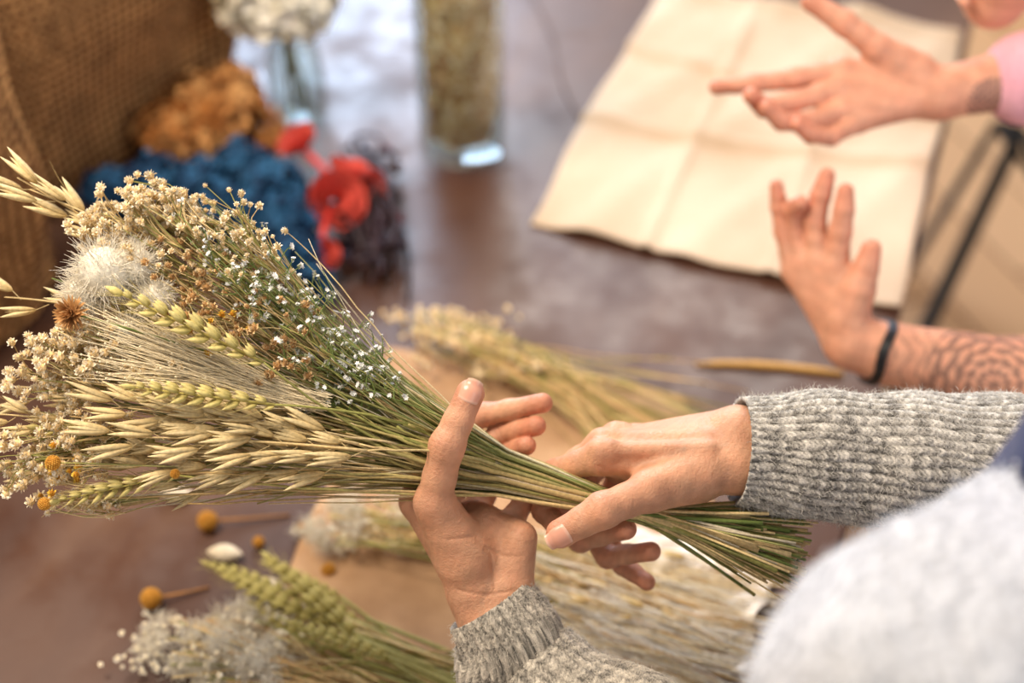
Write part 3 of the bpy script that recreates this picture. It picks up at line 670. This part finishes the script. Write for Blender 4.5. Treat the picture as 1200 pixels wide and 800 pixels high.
# ================================================================== TABLE + ROOM
TZ=.75
E0=np.array([.405,1.12]); ta=nrm([.344,.939]); tb=np.array([ta[1],-ta[0]])
ROT=math.atan2(ta[1],ta[0])
def box_obj(name,ctr,size,mat,rotz=0.,bev=.004,parent=None):
    bm=bmesh.new(); bmesh.ops.create_cube(bm,size=1.)
    for v in bm.verts: v.co=Vector((v.co.x*size[0],v.co.y*size[1],v.co.z*size[2]))
    if bev: bmesh.ops.bevel(bm,geom=bm.edges[:],offset=bev,segments=3,affect='EDGES')
    me=bpy.data.meshes.new(name); bm.to_mesh(me); bm.free(); me.materials.append(mat)
    o=bpy.data.objects.new(name,me); bpy.context.scene.collection.objects.link(o); o.location=ctr; o.rotation_euler=(0,0,rotz)
    if parent: o.parent=parent
    return o
m_table,nt,bs=new_mat('worn_dark_tabletop'); L=nt.links.new
tcn=N(nt,'ShaderNodeTexCoord'); mp=N(nt,'ShaderNodeMapping'); mp.inputs['Scale'].default_value=(1.2,3,1); L(tcn.outputs['Object'],mp.inputs[0])
nz=N(nt,'ShaderNodeTexNoise',Scale=3.,Detail=8.); L(mp.outputs[0],nz.inputs['Vector'])
rp=ramp(nt,[(.3,col(66,38,28)),(.55,col(86,56,42)),(.75,col(112,82,62))]); L(nz.outputs['Fac'],rp.inputs[0]); L(rp.outputs[0],bs.inputs['Base Color'])
n2_=N(nt,'ShaderNodeTexNoise',Scale=22.,Detail=8.); L(tcn.outputs['Object'],n2_.inputs['Vector'])
mr=N(nt,'ShaderNodeMapRange'); mr.inputs['From Min'].default_value=.3; mr.inputs['From Max'].default_value=.7; mr.inputs['To Min'].default_value=.30; mr.inputs['To Max'].default_value=.58; L(n2_.outputs['Fac'],mr.inputs['Value']); L(mr.outputs[0],bs.inputs['Roughness'])
bs.inputs['Specular IOR Level'].default_value=.55
bp=N(nt,'ShaderNodeBump',Strength=.3,Distance=.002); L(n2_.outputs['Fac'],bp.inputs['Height']); L(bp.outputs[0],bs.inputs['Normal'])
table=empty('work_table')
tw,tl=1.15,1.9; c2=E0-tb*tw/2+ta*.12
box_obj('tabletop',(c2[0],c2[1],TZ-.02),(tl,tw,.04),m_table,ROT,.004,table)
m_steel,nt,bs=new_mat('black_steel'); bs.inputs['Base Color'].default_value=(.012,.012,.014,1); bs.inputs['Roughness'].default_value=.4; bs.inputs['Metallic'].default_value=.6
for i in (-1,1):
    for j in (-1,1):
        q=c2+ta*i*(tl/2-.08)+tb*j*(tw/2-.10); box_obj('leg_%d'%(1+(i+1)+(j+1)//2),(q[0],q[1],(TZ-.04)/2),(.05,.05,TZ-.04),m_steel,ROT,.003,table)
m_floor,nt,bs=new_mat('oak_floor'); L=nt.links.new
tcn=N(nt,'ShaderNodeTexCoord'); br=N(nt,'ShaderNodeTexBrick',Scale=1.); br.offset=.37
br.inputs['Color1'].default_value=(*col(222,180,138),1); br.inputs['Color2'].default_value=(*col(204,160,118),1); br.inputs['Mortar'].default_value=(*col(130,94,64),1)
br.inputs['Mortar Size'].default_value=.004; br.inputs['Brick Width'].default_value=1.4; br.inputs['Row Height'].default_value=.16
mp=N(nt,'ShaderNodeMapping'); mp.inputs['Rotation'].default_value=(0,0,ROT); L(tcn.outputs['Object'],mp.inputs[0]); L(mp.outputs[0],br.inputs['Vector']); L(br.outputs['Color'],bs.inputs['Base Color']); bs.inputs['Roughness'].default_value=.45
m_wall,nt,bs=new_mat('plaster'); nz=N(nt,'ShaderNodeTexNoise',Scale=6.,Detail=6.); rp=ramp(nt,[(.3,col(196,184,168)),(.7,col(214,204,190))]); nt.links.new(nz.outputs['Fac'],rp.inputs[0]); nt.links.new(rp.outputs[0],bs.inputs['Base Color']); bs.inputs['Roughness'].default_value=.9
box_obj('floor',(.2,1.2,-.05),(6.6,6.6,.1),m_floor,0,0)
box_obj('wall_left',(-2.65,1.2,1.35),(.1,5.6,2.7),m_wall,0,0)
wy=3.9; wx0,wx1,wz0,wz1=-1.15,-.12,1.15,2.55
WB=empty('wall_far')
def wallpart(n,x0,x1,z0,z1): box_obj(n,((x0+x1)/2,wy,(z0+z1)/2),(x1-x0,.12,z1-z0),m_wall,0,0,WB)
wallpart('below',-2.7,3.4,0,wz0); wallpart('above',-2.7,3.4,wz1,2.7); wallpart('left_part',-2.7,wx0,wz0,wz1); wallpart('right_part',wx1,3.4,wz0,wz1)
m_white,nt,bs=new_mat('white_paint'); bs.inputs['Base Color'].default_value=(.75,.75,.74,1)
WN=empty('window_1')
for n,x0,x1,z0,z1 in (('jamb_a',wx0,wx0+.05,wz0,wz1),('jamb_b',wx1-.05,wx1,wz0,wz1),('sill',wx0,wx1,wz0,wz0+.05),('head',wx0,wx1,wz1-.05,wz1),('mullion',(wx0+wx1)/2-.02,(wx0+wx1)/2+.02,wz0+.05,wz1-.05)):
    box_obj(n,((x0+x1)/2,wy,(z0+z1)/2),(x1-x0,.08,z1-z0),m_white,0,.003,WN)
def cloth_sheet(name,cor,nx,ny,zf,mat,thick=.001,edge=0.):
    cor=[np.asarray(c)[:2] for c in cor]; b=B(); vs=[]
    for i in range(nx+1):
        for j in range(ny+1):
            u,v=i/nx,j/ny; p=(cor[0]*(1-u)+cor[1]*u)*(1-v)+(cor[3]*(1-u)+cor[2]*u)*v
            if edge: 
                p=p+ (np.array([math.sin(9*v+1)*.5+math.sin(23*v)*.3,math.sin(11*u)*.5+math.sin(29*u+2)*.3])*edge)*(1 if (i in(0,nx) or j in (0,ny)) else .3)
            vs.append((p[0],p[1],TZ+zf(u,v)))
    f=[(i*(ny+1)+j,(i+1)*(ny+1)+j,(i+1)*(ny+1)+j+1,i*(ny+1)+j+1) for i in range(nx) for j in range(ny)]
    b.add(vs,f,np.ones(3)); o=b.done(name,mat); s=o.modifiers.new('thick','SOLIDIFY'); s.thickness=thick; s.offset=1; return o
def s_z(u,v):
    z=.0015+.006*max(0,math.sin(7*u+3*v))**3+.006*abs(math.sin(3.1*v+1.7*u+.5))**8+.004*abs(math.sin(11*u-6*v))**5
    for (c,w,a,k) in ((.36,.014,.009,.1),(.7,.014,.008,-.08)): z+=a*math.exp(-((v-c-k*u)/w)**2)
    for (c,w,a) in ((.33,.012,.006),(.66,.012,.004)): z+=a*math.exp(-((u-c)/w)**2)
    z+=.018*max(0,(v-.93)/.07)**2*.5
    return z
m_canvas,nt,bs=new_mat('unbleached_canvas'); L=nt.links.new
tcn=N(nt,'ShaderNodeTexCoord'); w1=N(nt,'ShaderNodeTexWave',Scale=260.); w2=N(nt,'ShaderNodeTexWave',Scale=260.); w2.bands_direction='Y'
L(tcn.outputs['Object'],w1.inputs[0]); L(tcn.outputs['Object'],w2.inputs[0]); mm_=N(nt,'ShaderNodeMath',operation='MULTIPLY'); L(w1.outputs['Fac'],mm_.inputs[0]); L(w2.outputs['Fac'],mm_.inputs[1])
bp=N(nt,'ShaderNodeBump',Strength=.4,Distance=.001); L(mm_.outputs[0],bp.inputs['Height']); L(bp.outputs[0],bs.inputs['Normal'])
nz=N(nt,'ShaderNodeTexNoise',Scale=7.,Detail=5.); L(tcn.outputs['Object'],nz.inputs['Vector']); rp=ramp(nt,[(.3,col(200,176,148)),(.7,col(222,202,178))]); L(nz.outputs['Fac'],rp.inputs[0]); L(rp.outputs[0],bs.inputs['Base Color']); bs.inputs['Roughness'].default_value=.9
s0,s1,s3=on_z(620,265),on_z(1052,366),on_z(775,-10)
s2=s1+(s3-s0)*1.02
cloth_sheet('canvas_cloth',[s0,s1,s2,s3],70,90,s_z,m_canvas,.0015,.003)
m_kraft,nt,bs=new_mat('kraft_paper'); L=nt.links.new
tcn=N(nt,'ShaderNodeTexCoord'); nz=N(nt,'ShaderNodeTexNoise',Scale=30.,Detail=8.); L(tcn.outputs['Object'],nz.inputs['Vector']); rp=ramp(nt,[(.3,col(168,130,94)),(.7,col(196,158,120))]); L(nz.outputs['Fac'],rp.inputs[0]); L(rp.outputs[0],bs.inputs['Base Color']); bs.inputs['Roughness'].default_value=.7
kz=lambda u,v:.0012+.003*abs(math.sin(9*u+4*v))**4+.003*abs(math.sin(7*v-5*u))**6
cloth_sheet('kraft_paper',[on_z(262,850),on_z(905,850),on_z(800,462),on_z(455,410)],60,60,kz,m_kraft,.0006,.004)
# ================================================================== THINGS ON THE TABLE
def lathe(b,o,prof,n,c,axis=np.array([0,0,1.])):
    M=frame(axis,np.array([1.,0,.01])); vs=[]
    for (r_,z_) in prof:
        for j in range(n):
            a=2*math.pi*j/n; vs.append(np.asarray(o)+M@np.array([z_,r_*math.cos(a),r_*math.sin(a)]))
    f=[(i*n+j,i*n+(j+1)%n,(i+1)*n+(j+1)%n,(i+1)*n+j) for i in range(len(prof)-1) for j in range(n)]
    b.add(vs,f,c)
m_glass,nt,bs=new_mat('clear_glass'); L=nt.links.new
# thin clear glass: transparent with an edge reflection that is the same from both sides
lw=N(nt,'ShaderNodeLayerWeight'); lw.inputs['Blend'].default_value=.5; pw_=N(nt,'ShaderNodeMath',operation='POWER'); L(lw.outputs['Facing'],pw_.inputs[0]); pw_.inputs[1].default_value=2.5
mu=N(nt,'ShaderNodeMath',operation='MULTIPLY_ADD'); L(pw_.outputs[0],mu.inputs[0]); mu.inputs[1].default_value=.6; mu.inputs[2].default_value=.05
gl=N(nt,'ShaderNodeBsdfGlossy',Roughness=.05); tr=N(nt,'ShaderNodeBsdfTransparent'); tr.inputs[0].default_value=(.93,.965,.96,1)
ms=N(nt,'ShaderNodeMixShader'); L(mu.outputs[0],ms.inputs[0]); L(tr.outputs[0],ms.inputs[1]); L(gl.outputs[0],ms.inputs[2]); L(ms.outputs[0],nt.nodes['Material Output'].inputs[0])
jar=empty('glass_jar'); jc=on_z(542,174); jr=.048; b=B()
lathe(b,jc+np.array([0,0,.001]),[(0.0005,0),(jr-.006,0),(jr-.001,.004),(jr,.012),(jr,.20),(jr-.004,.212),(jr-.008,.222),(jr-.006,.226),(jr-.006,.240),(jr-.009,.241),(jr-.0095,.222),(jr-.0065,.210),(jr-.003,.198),(jr-.003,.022),(jr-.008,.016),(.0005,.014)],64,(1,1,1)); b.done('jar_glass',m_glass,jar)
b=B()
for i in range(2600):
    a=rng.random()*6.283; q=(jr-.011)*math.sqrt(rng.random())**.6; z=.024+.18*rng.random(); p=jc+np.array([q*math.cos(a),q*math.sin(a),z])
    d=nrm(np.array([-math.sin(a),math.cos(a),0])+rng.normal(size=3)*np.array([.3,.3,1.6])); e=p+d*.016; e[2]=max(e[2],jc[2]+.02)
    e[:2]=jc[:2]+(e[:2]-jc[:2])*min(1,(jr-.009)/max(1e-6,np.linalg.norm(e[:2]-jc[:2])))
    b.tube([p,(p+e)/2+rng.normal(size=3)*.0008,e],.0010,random.choice([CREAM,CREAM,STRAW,STRAW,TAN,col(180,140,92)]),3,cap=False)
lathe(b,jc+np.array([0,0,.022]),[(.001,0),(jr-.016,0),(jr-.016,.19),(.001,.195)],24,col(186,150,104))
for i in range(110):
    a=rng.random()*6.283; q=.025*rng.random(); p=jc+np.array([q*math.cos(a),q*math.sin(a),.18]); b.tube([p,p+np.array([rng.normal()*.02,rng.normal()*.02,.05+.06*rng.random()])],[.0012,.0005],CREAM,3,cap=False)
b.done('dried_grass_filling',M_PLANT,jar)
vs_=empty('glass_bud_vase'); vc=on_z(352,136); b=B()
lathe(b,vc+np.array([0,0,.001]),[(.0005,0),(.028,0),(.032,.006),(.033,.05),(.028,.09),(.022,.105),(.024,.118),(.0215,.118),(.0195,.105),(.0255,.09),(.0305,.05),(.0295,.010),(.0005,.008)],48,(1,1,1)); b.done('vase_glass',m_glass,vs_)
b=B(); hc_=vc+np.array([-.008,0,.152]); b.inst(t_hydr(3,150,col(232,224,200),col(252,248,236)),hc_,np.eye(3),.058); b.inst(t_hydr(4,90,col(206,186,136),col(246,234,196)),hc_+np.array([-.035,.01,-.004]),np.eye(3),.038)
for i in range(7): b.tube([vc+np.array([.012*math.cos(i*.9),.012*math.sin(i*.9),.012]),hc_+np.array([.008*math.cos(i*.9+2),.008*math.sin(i*.9+2),0])],.0018,OLIVE*.9,6)
b.done('white_hydrangea',M_PLANT,vs_)
b=B(); T1=t_hydr(5,110,col(190,122,60),col(242,188,122),pw=.30)
for (x,y,R,zz) in ((200,150,.036,.034),(248,142,.042,.038),(296,148,.034,.030),(218,112,.034,.05),(275,105,.034,.05)): b.inst(T1,on_z(x,y+8,TZ+zz),frame(rng.normal(size=3)),R)
b.tube([on_z(245,165,TZ+.02),on_z(252,90,TZ+.09)],.002,BROWN,5); b.done('orange_dried_hydrangea',M_PLANT)
b=B(); T2=t_hydr(6,100,col(10,36,72),col(54,112,160),pw=.27)
for (x,y,R,zz) in ((130,226,.030,.032),(178,222,.034,.034),(228,224,.034,.034),(285,200,.034,.034),(318,228,.038,.036),(338,262,.034,.032),(300,250,.034,.030),(350,300,.030,.028),(368,332,.020,.022),(255,245,.034,.030)): b.inst(T2,on_z(x,y,TZ+zz),frame(rng.normal(size=3)),R)
b.done('blue_dried_hydrangea',M_PLANT)
rb=empty('red_artificial_flower_sprig'); b=B(); RED=col(208,62,54); RD2=col(236,118,104)
def rosette(p,R,d):
    """closed, rolled bloom of broad overlapping petals"""
    M=frame(d)
    for lay,(rad,h,k) in enumerate(((1.,.9,5),(.72,1.05,4),(.42,1.1,3))):
        for j in range(k):
            a0=j*2*math.pi/k+lay*.6; vs=[];cs=[]; w=math.pi/k*1.5
            for iu in range(6):
                t=iu/5
                for iv in range(7):
                    v=iv/3-1; an=a0+v*w*(.55+.45*math.sin(math.pi*min(1,t*.8+.15)))
                    rr_=R*rad*(.35+.75*math.sin(t*1.7)+(.22*(t>.79)))
                    vs.append(p+M@np.array([R*h*(t*1.1-.3)*(1-.18*v*v*t),rr_*math.cos(an),rr_*math.sin(an)])); cs.append(RED*(.75+.25*t)+(RD2-RED)*t*.6)
            f=[(i*7+q,i*7+q+1,(i+1)*7+q+1,(i+1)*7+q) for i in range(5) for q in range(6)]; b.add(vs,f,np.array(cs))
rosette(on_z(392,236,TZ+.045),.023,nrm([.3,-.6,.6])); rosette(on_z(352,170,TZ+.045),.017,nrm([-.4,-.2,1])); rosette(on_z(434,220,TZ+.035),.014,nrm([.9,-.3,.5])); rosette(on_z(380,298,TZ+.03),.012,nrm([.2,-.6,.6])); rosette(on_z(408,206,TZ+.05),.018,nrm([.3,.3,.9]))
b.tube(bez(on_z(352,172,TZ+.04),on_z(372,190,TZ+.055),on_z(395,215,TZ+.04),6),.004,RED,8); b.tube(bez(on_z(380,298,TZ+.03),on_z(372,270,TZ+.045),on_z(392,240,TZ+.04),6),.0035,RED,8)
b.done('red_blossoms',M_GLOSS,rb); b=B(); DK=col(46,26,34)
for i in range(30):
    p=on_z(385+60*rng.random(),160+90*rng.random(),TZ+.01+.03*rng.random()); e=on_z(395+75*rng.random(),250+85*rng.random(),TZ+.006+.02*rng.random())
    m_=(p+e)/2+np.array([.04*rng.random(),rng.normal()*.02,.02*rng.random()]); b.tube(bez(p,m_,e,9),.0022,DK*(.6+.8*rng.random()),6)
for i in range(16):
    c_=on_z(410+52*rng.random(),165+140*rng.random(),TZ+.026); M=frame(rng.normal(size=3)*.4+np.array([0,0,1.])); R_=.012+.015*rng.random(); t=np.linspace(0,2*math.pi,22)
    b.tube([c_+M@np.array([.004*math.sin(2*q),R_*math.cos(q),R_*.8*math.sin(q)]) for q in t],.0024,DK,6,cap=False)
for i in range(40):
    p=on_z(388+82*rng.random(),175+150*rng.random(),TZ+.007+.02*rng.random()); b.add(ICO2[0]*(.004+.003*rng.random())+p,ICO2[1],random.choice([DK,col(90,34,44),col(40,36,60)]))
b.tube(bez(on_z(470,262,TZ+.004),on_z(484,300,TZ+.003),on_z(478,352,TZ+.003),8),.0018,DK,6); b.done('dark_twigs_and_berries',M_GLOSS,rb)
# burlap sacks at the left
m_burlap,nt,bs=new_mat('burlap'); L=nt.links.new
tcn=N(nt,'ShaderNodeTexCoord')
w1=N(nt,'ShaderNodeTexWave',Scale=30.,Distortion=2.,Detail=3.); w2=N(nt,'ShaderNodeTexWave',Scale=30.,Distortion=2.,Detail=3.); w2.bands_direction='Y'
for w_ in (w1,w2): w_.inputs['Detail Scale'].default_value=2.5
a_=N(nt,'ShaderNodeAttribute',attribute_name='uvc')
for w_ in (w1,w2): L(a_.outputs['Vector'],w_.inputs[0])
mm_=N(nt,'ShaderNodeMath',operation='MULTIPLY'); L(w1.outputs['Fac'],mm_.inputs[0]); L(w2.outputs['Fac'],mm_.inputs[1])
rp=ramp(nt,[(.05,col(112,72,36)),(.45,col(222,172,112))]); L(mm_.outputs[0],rp.inputs[0])
nz=N(nt,'ShaderNodeTexNoise',Scale=34.,Detail=8.); nz.inputs['Roughness'].default_value=.7; L(tcn.outputs['Object'],nz.inputs['Vector']); mx=N(nt,'ShaderNodeMix',data_type='RGBA',blend_type='MULTIPLY'); mx.inputs[0].default_value=.85; L(rp.outputs[0],mx.inputs[6])
rp2=ramp(nt,[(.35,(.62,.58,.55)),(.65,(1.4,1.36,1.32))]); L(nz.outputs['Fac'],rp2.inputs[0]); L(rp2.outputs[0],mx.inputs[7]); L(mx.outputs[2],bs.inputs['Base Color'])
bp=N(nt,'ShaderNodeBump',Strength=.9,Distance=.004); L(mm_.outputs[0],bp.inputs['Height']); L(bp.outputs[0],bs.inputs['Normal']); bs.inputs['Roughness'].default_value=.95
def sack(name,c,a_hat,la,lb,Hh,seed,lean=0.):
    b_hat=np.array([-a_hat[1],a_hat[0]]); nth,nz_=220,70; V=[];U=[]
    for i in range(nz_+1):
        t=i/nz_; z=Hh*t
        for j in range(nth):
            th=2*math.pi*j/nth; cx,sy=math.cos(th),math.sin(th); p=.45
            x=la*math.copysign(abs(cx)**p,cx); y=lb*math.copysign(abs(sy)**p,sy)
            bul=.97+.07*math.sin(math.pi*min(1,t*1.1))-.25*max(0,t-.8)
            f_=.009*math.sin(3*th+2*math.sin(3*t+seed))*(.3+t)+.006*math.sin(5*th-9*t+seed)+.006*math.sin(11*t+2*th)
            q=np.array(c)+(a_hat*x+b_hat*y)*(bul)+ (a_hat*cx+b_hat*sy)*f_+b_hat*lean*t
            V.append((q[0],q[1],TZ+.001+z)); U.append(((x-y)*1.0,z,0))
    F=[(i*nth+j,i*nth+(j+1)%nth,(i+1)*nth+(j+1)%nth,(i+1)*nth+j) for i in range(nz_) for j in range(nth)]
    F.append(tuple(range(nth))[::-1])
    k=len(V); q=np.array(c)+b_hat*lean; V.append((q[0],q[1],TZ+Hh-.03)); U.append((0,Hh,0)); 
    F+= [(nz_*nth+j,nz_*nth+(j+1)%nth,k) for j in range(nth)]
    me=bpy.data.meshes.new(name); me.from_pydata(V,[],F); at=me.attributes.new('uvc','FLOAT_VECTOR','POINT'); at.data.foreach_set('vector',np.array(U,np.float32).ravel())
    me.polygons.foreach_set('use_smooth',np.ones(len(me.polygons),bool)); me.materials.append(m_burlap); o=bpy.data.objects.new(name,me); bpy.context.scene.collection.objects.link(o); return o
p0=on_z(70,280)[:2]; p1=on_z(322,112)[:2]; ah=nrm(p1-p0); bh=np.array([-ah[1],ah[0]])
sack('burlap_sack',(p0+p1)/2+bh*.135,ah,.19,.10,.46,1.)
q0=on_z(-110,500)[:2]; q1=on_z(100,345)[:2]; ah2=nrm(q1-q0); bh2=np.array([-ah2[1],ah2[0]])
sack('burlap_sack.001',(q0+q1)/2+bh2*.085,ah2,.115,.075,.42,2.2)

def lying_bunch(name,hx,hy,rx,ry,neckp,endp,n,tm,tint=1.,zc=.03,nst=60,sc=1.,fl=0,sp=.012):
    b=B(); nk_=on_z(*neckp,TZ+.012); en=on_z(*endp,TZ+.006); dd=nrm(en-nk_)
    sidev=nrm(np.cross(dd,[0,0,1.]))
    for i in range(nst):
        s=rng.normal()*sp; x,y=hx+rx*rng.uniform(-1,1)*.8,hy+ry*rng.uniform(-1,1)*.8
        tip=on_z(x,y,TZ+.01+rng.random()*zc*1.6); k=nk_+sidev*s+np.array([0,0,rng.random()*.018]); e=en+sidev*(s*2.2)+dd*rng.normal()*.02+np.array([0,0,rng.random()*.01])
        cc=random.choice([STRAW,OLIVE*1.2,TAN])*(.8+.5*rng.random()); b.tube(np.vstack([bez(tip,(tip+k)/2+rng.normal(size=3)*.006,k,5),bez(k,(k+e)/2,e,4)[1:]]),.0008,cc,4)
    for i in range(n):
        a=rng.random()*6.283; q=rng.random()**.5*(1 if rng.random()<.85 else 1.25); wob=1+.3*math.sin(3*a+hx)+.15*math.sin(7*a); x=hx+rx*q*math.cos(a)*wob; y=hy+ry*q*math.sin(a)*wob; p=on_z(x,y,TZ+.006+rng.random()*zc*2*math.sqrt(max(0.08,1-q*q)))
        b.inst(tm[rng.integers(len(tm))],p,frame(nrm(rng.normal(size=3)+np.array([0,0,1.]))),.001*sc*(.7+.6*rng.random()),np.ones(3)*tint*(.85+.3*rng.random()))
        if fl and i%fl==0: fluff(b,p+np.array([0,0,.003]),.013,42,col(244,236,218),.00026,core=False)
    return b.done(name,M_PLANT)
lying_bunch('dried_statice_bunch',530,390,62,30,(665,460),(790,520),190,T_GYP,1.05,sc=.95,zc=.026,nst=45,sp=.018)
lying_bunch('dried_statice_bunch.001',592,425,56,24,(700,475),(800,535),130,T_GYP,1.0,sc=.85,zc=.02,nst=40,sp=.02)
lying_bunch('bleached_flower_bunch',268,768,98,58,(420,800),(520,840),600,T_BLE,1.05,sc=.72,zc=.026,fl=6)
lying_bunch('bleached_flower_bunch.001',440,612,84,34,(600,660),(760,730),240,T_BLE,.95,sc=.75,zc=.014,fl=8)
b=B()
for (bx,by,tx,ty,z) in ((390,735,250,668,.028),(420,748,300,640,.034),(385,770,285,700,.02),(440,752,345,672,.016),(455,770,330,725,.045),(400,700,300,655,.012),(350,700,228,655,.03)):
    p0_=on_z(bx,by,TZ+z); p1_=on_z(tx,ty,TZ+z+.004); d=p1_-p0_; b.inst(T_WHEAT[rng.integers(3)],p0_,frame(d,np.array([0,0,1.])),np.linalg.norm(d)/113.,np.array([.86,.88,.76])*.95)
    e=on_z(545+40*rng.random(),800+45*rng.random(),TZ+.006+.01*rng.random()); b.tube(bez(p0_,(p0_+e)/2+np.array([0,0,.004]),e,6),.0016,col(166,160,98),6)
for i in range(40):
    p0_=on_z(380+60*rng.random(),715+60*rng.random(),TZ+.008+.02*rng.random()); e=on_z(540+90*rng.random(),790+60*rng.random(),TZ+.006); b.tube(bez(p0_,(p0_+e)/2,e,5),.0013,random.choice([col(166,160,98),STRAW,OLIVE]),5)
b.done('wheat_bundle',M_PLANT)
b=B()
for i in range(520):
    x=590+120*rng.random(); y=620+170*rng.random(); p=on_z(x,y,TZ+.008+.022*rng.random()); e=on_z(x+130+130*rng.random(),y+(30+70*rng.random()),TZ+.007+.014*rng.random())
    b.tube(bez(p,(p+e)/2+rng.normal(size=3)*np.array([.006,.006,.002]),e,6),.0005,random.choice([CREAM,STRAW,WHITE,TAN,CREAM,WHITE])*(.85+.3*rng.random()),4,cap=False)
for i in range(30):
    x=640+170*rng.random(); y=640+110*rng.random(); b.inst(T_OAT[rng.integers(4)],on_z(x,y,TZ+.012+.015*rng.random()),frame(nrm(np.array([-1,.4,0])+rng.normal(size=3)*.3)),.0008,np.ones(3)*1.05)
b.done('fine_grass_bunch',M_PLANT)
m_tis,nt,bs=new_mat('translucent_tissue'); bs.inputs['Base Color'].default_value=(.90,.86,.80,1); bs.inputs['Roughness'].default_value=.3
def tzf(u,v): 
    return .004+.010*abs(math.sin(8*u+5*v)*math.cos(6*v-3*u))+.005*abs(math.sin(21*u-13*v))
cloth_sheet('crumpled_tissue_paper',[on_z(610,790),on_z(870,800),on_z(905,665),on_z(660,600)],60,60,tzf,m_tis,.0004,.006)
b=B(); b.tube(bez(on_z(815,426,TZ+.003),on_z(900,424,TZ+.003),on_z(988,438,TZ+.003),6),[.0015,.003,.0035,.0035,.0032,.0026],col(216,172,104),8); b.done('loose_straw',M_PLANT)
b=B(); b.tube(np.vstack([bez(on_z(612,-20,TZ+.002),on_z(650,30,TZ+.002),on_z(655,80,TZ+.002),10),bez(on_z(655,80,TZ+.002),on_z(662,120,TZ+.002),on_z(690,150,TZ+.002),8)[1:]]),.0011,col(96,70,60),6); b.done('loose_twine',M_PLANT)
def loose(name,x,y,R,ex=None,ey=None,t=1.):
    b=B(); p=on_z(x,y,TZ+R); button(b,p,R,t)
    if ex: 
        e=on_z(ex,ey,TZ+.0015); b.tube([p,(p+e)/2-np.array([0,0,.001]),e],[.0012,.0012,.001],col(170,120,70),6)
    b.done(name,M_PLANT)
loose('craspedia_button',243,610,.0085,340,603); loose('craspedia_button',177,701,.0085,245,688); loose('craspedia_button',303,635,.005); loose('craspedia_button',385,668,.006); loose('craspedia_button',356,618,.005)
def pod(x,y,s=1.):
    b=B(); p=on_z(x,y,TZ+.007*s); spindle(b,p-np.array([.014*s,0,0]),(1,-.1,0),.030*s,.008*s,col(206,190,160),col(238,228,210),up=(0,0,1),nu=10,nv=12,pk=.5,flat=.8); b.done('seed_pod',M_PLANT)
pod(262,646); pod(314,686,1.); pod(205,576,1.)
ch=empty('metal_chair'); bl=B(); K=col(20,20,22)
def bar(p,q,r_=.010): bl.tube([np.asarray(p,float),(np.asarray(p,float)+np.asarray(q,float))/2,np.asarray(q,float)],r_,K,10)
lp=[on_z(1082,392,.30),on_z(1196,152,.46)]
d_=lp[1]-lp[0]; lo=lp[0]-d_/d_[2]*(lp[0][2]-.0); hi=lp[1]
bar(lo,hi,.012)
l2=[on_z(1062,320,.25),on_z(1168,146,.44)]; d2=l2[1]-l2[0]; lo2=l2[0]-d2/d2[2]*l2[0][2]; bar(lo2,l2[1],.008); bar(hi,l2[1],.009); bar(lo+(hi-lo)*.35,lo2+(l2[1]-lo2)*.35,.006)
for yy in (.94,1.30):
    q=np.array([1.22,yy,0]); bar(q,np.array([1.18,yy,.42])); bar(np.array([1.18,yy,.42]),np.array([1.28,yy,.90])); bar(np.array([1.18,yy,.40]),np.array([.86,yy,.40]),.009); bar(np.array([.86,yy,.40]),hi if yy<1 else l2[1],.008)
bar(np.array([1.28,.94,.88]),np.array([1.28,1.30,.88]))
bl.done('frame',M_METAL,ch)
box_obj('seat',(1.03,1.12,.415),(.40,.40,.03),m_steel,0,.01,ch)

# ================================================================== LIGHT
def area(name,loc,tgt,sx,sy,e,c):
    l=bpy.data.lights.new(name,'AREA'); l.shape='RECTANGLE'; l.size=sx; l.size_y=sy; l.energy=e; l.color=c
    o=bpy.data.objects.new(name,l); bpy.context.scene.collection.objects.link(o); o.location=loc
    o.rotation_euler=(Vector(tgt)-Vector(loc)).to_track_quat('-Z','Y').to_euler(); return o
area('window_daylight',(-.635,4.0,1.85),(-.635,2.,1.35),1.0,1.4,115,(.62,.77,1.))
area('added_overhead_light',(-.85,.9,2.5),(-.1,.85,.85),.7,.7,44,(1.,.84,.66))  # added area light, warm, from upper left; unseen, no fixture modelled
area('added_overhead_light.001',(.35,3.1,2.6),(.2,1.4,.75),1.3,.9,34,(1.,.93,.86))  # unseen area light, added to lay a sheen across the tabletop
area('added_side_light',(1.9,-.9,2.2),(.1,.8,.9),1.2,1.2,32,(.92,.95,1.))  # added cool area light to catch the sweater; no window stands here
wd=bpy.data.worlds.new('World'); bpy.context.scene.world=wd; wd.use_nodes=True
wd.node_tree.nodes['Background'].inputs[0].default_value=(1.,.90,.80,1); wd.node_tree.nodes['Background'].inputs[1].default_value=.45
# ================================================================== CAMERA
cd=bpy.data.cameras.new('camera'); cam=bpy.data.objects.new('camera',cd); bpy.context.scene.collection.objects.link(cam)
cam.location=CAM; cam.rotation_euler=(math.radians(90)-PITCH,0,0); cd.lens=50.; cd.sensor_width=36.; cd.clip_start=.05
cd.dof.use_dof=True; cd.dof.focus_distance=.885; cd.dof.aperture_fstop=2.4
bpy.context.scene.camera=cam
bpy.context.scene.view_settings.view_transform='Standard'
print('total',time.time()-T0)
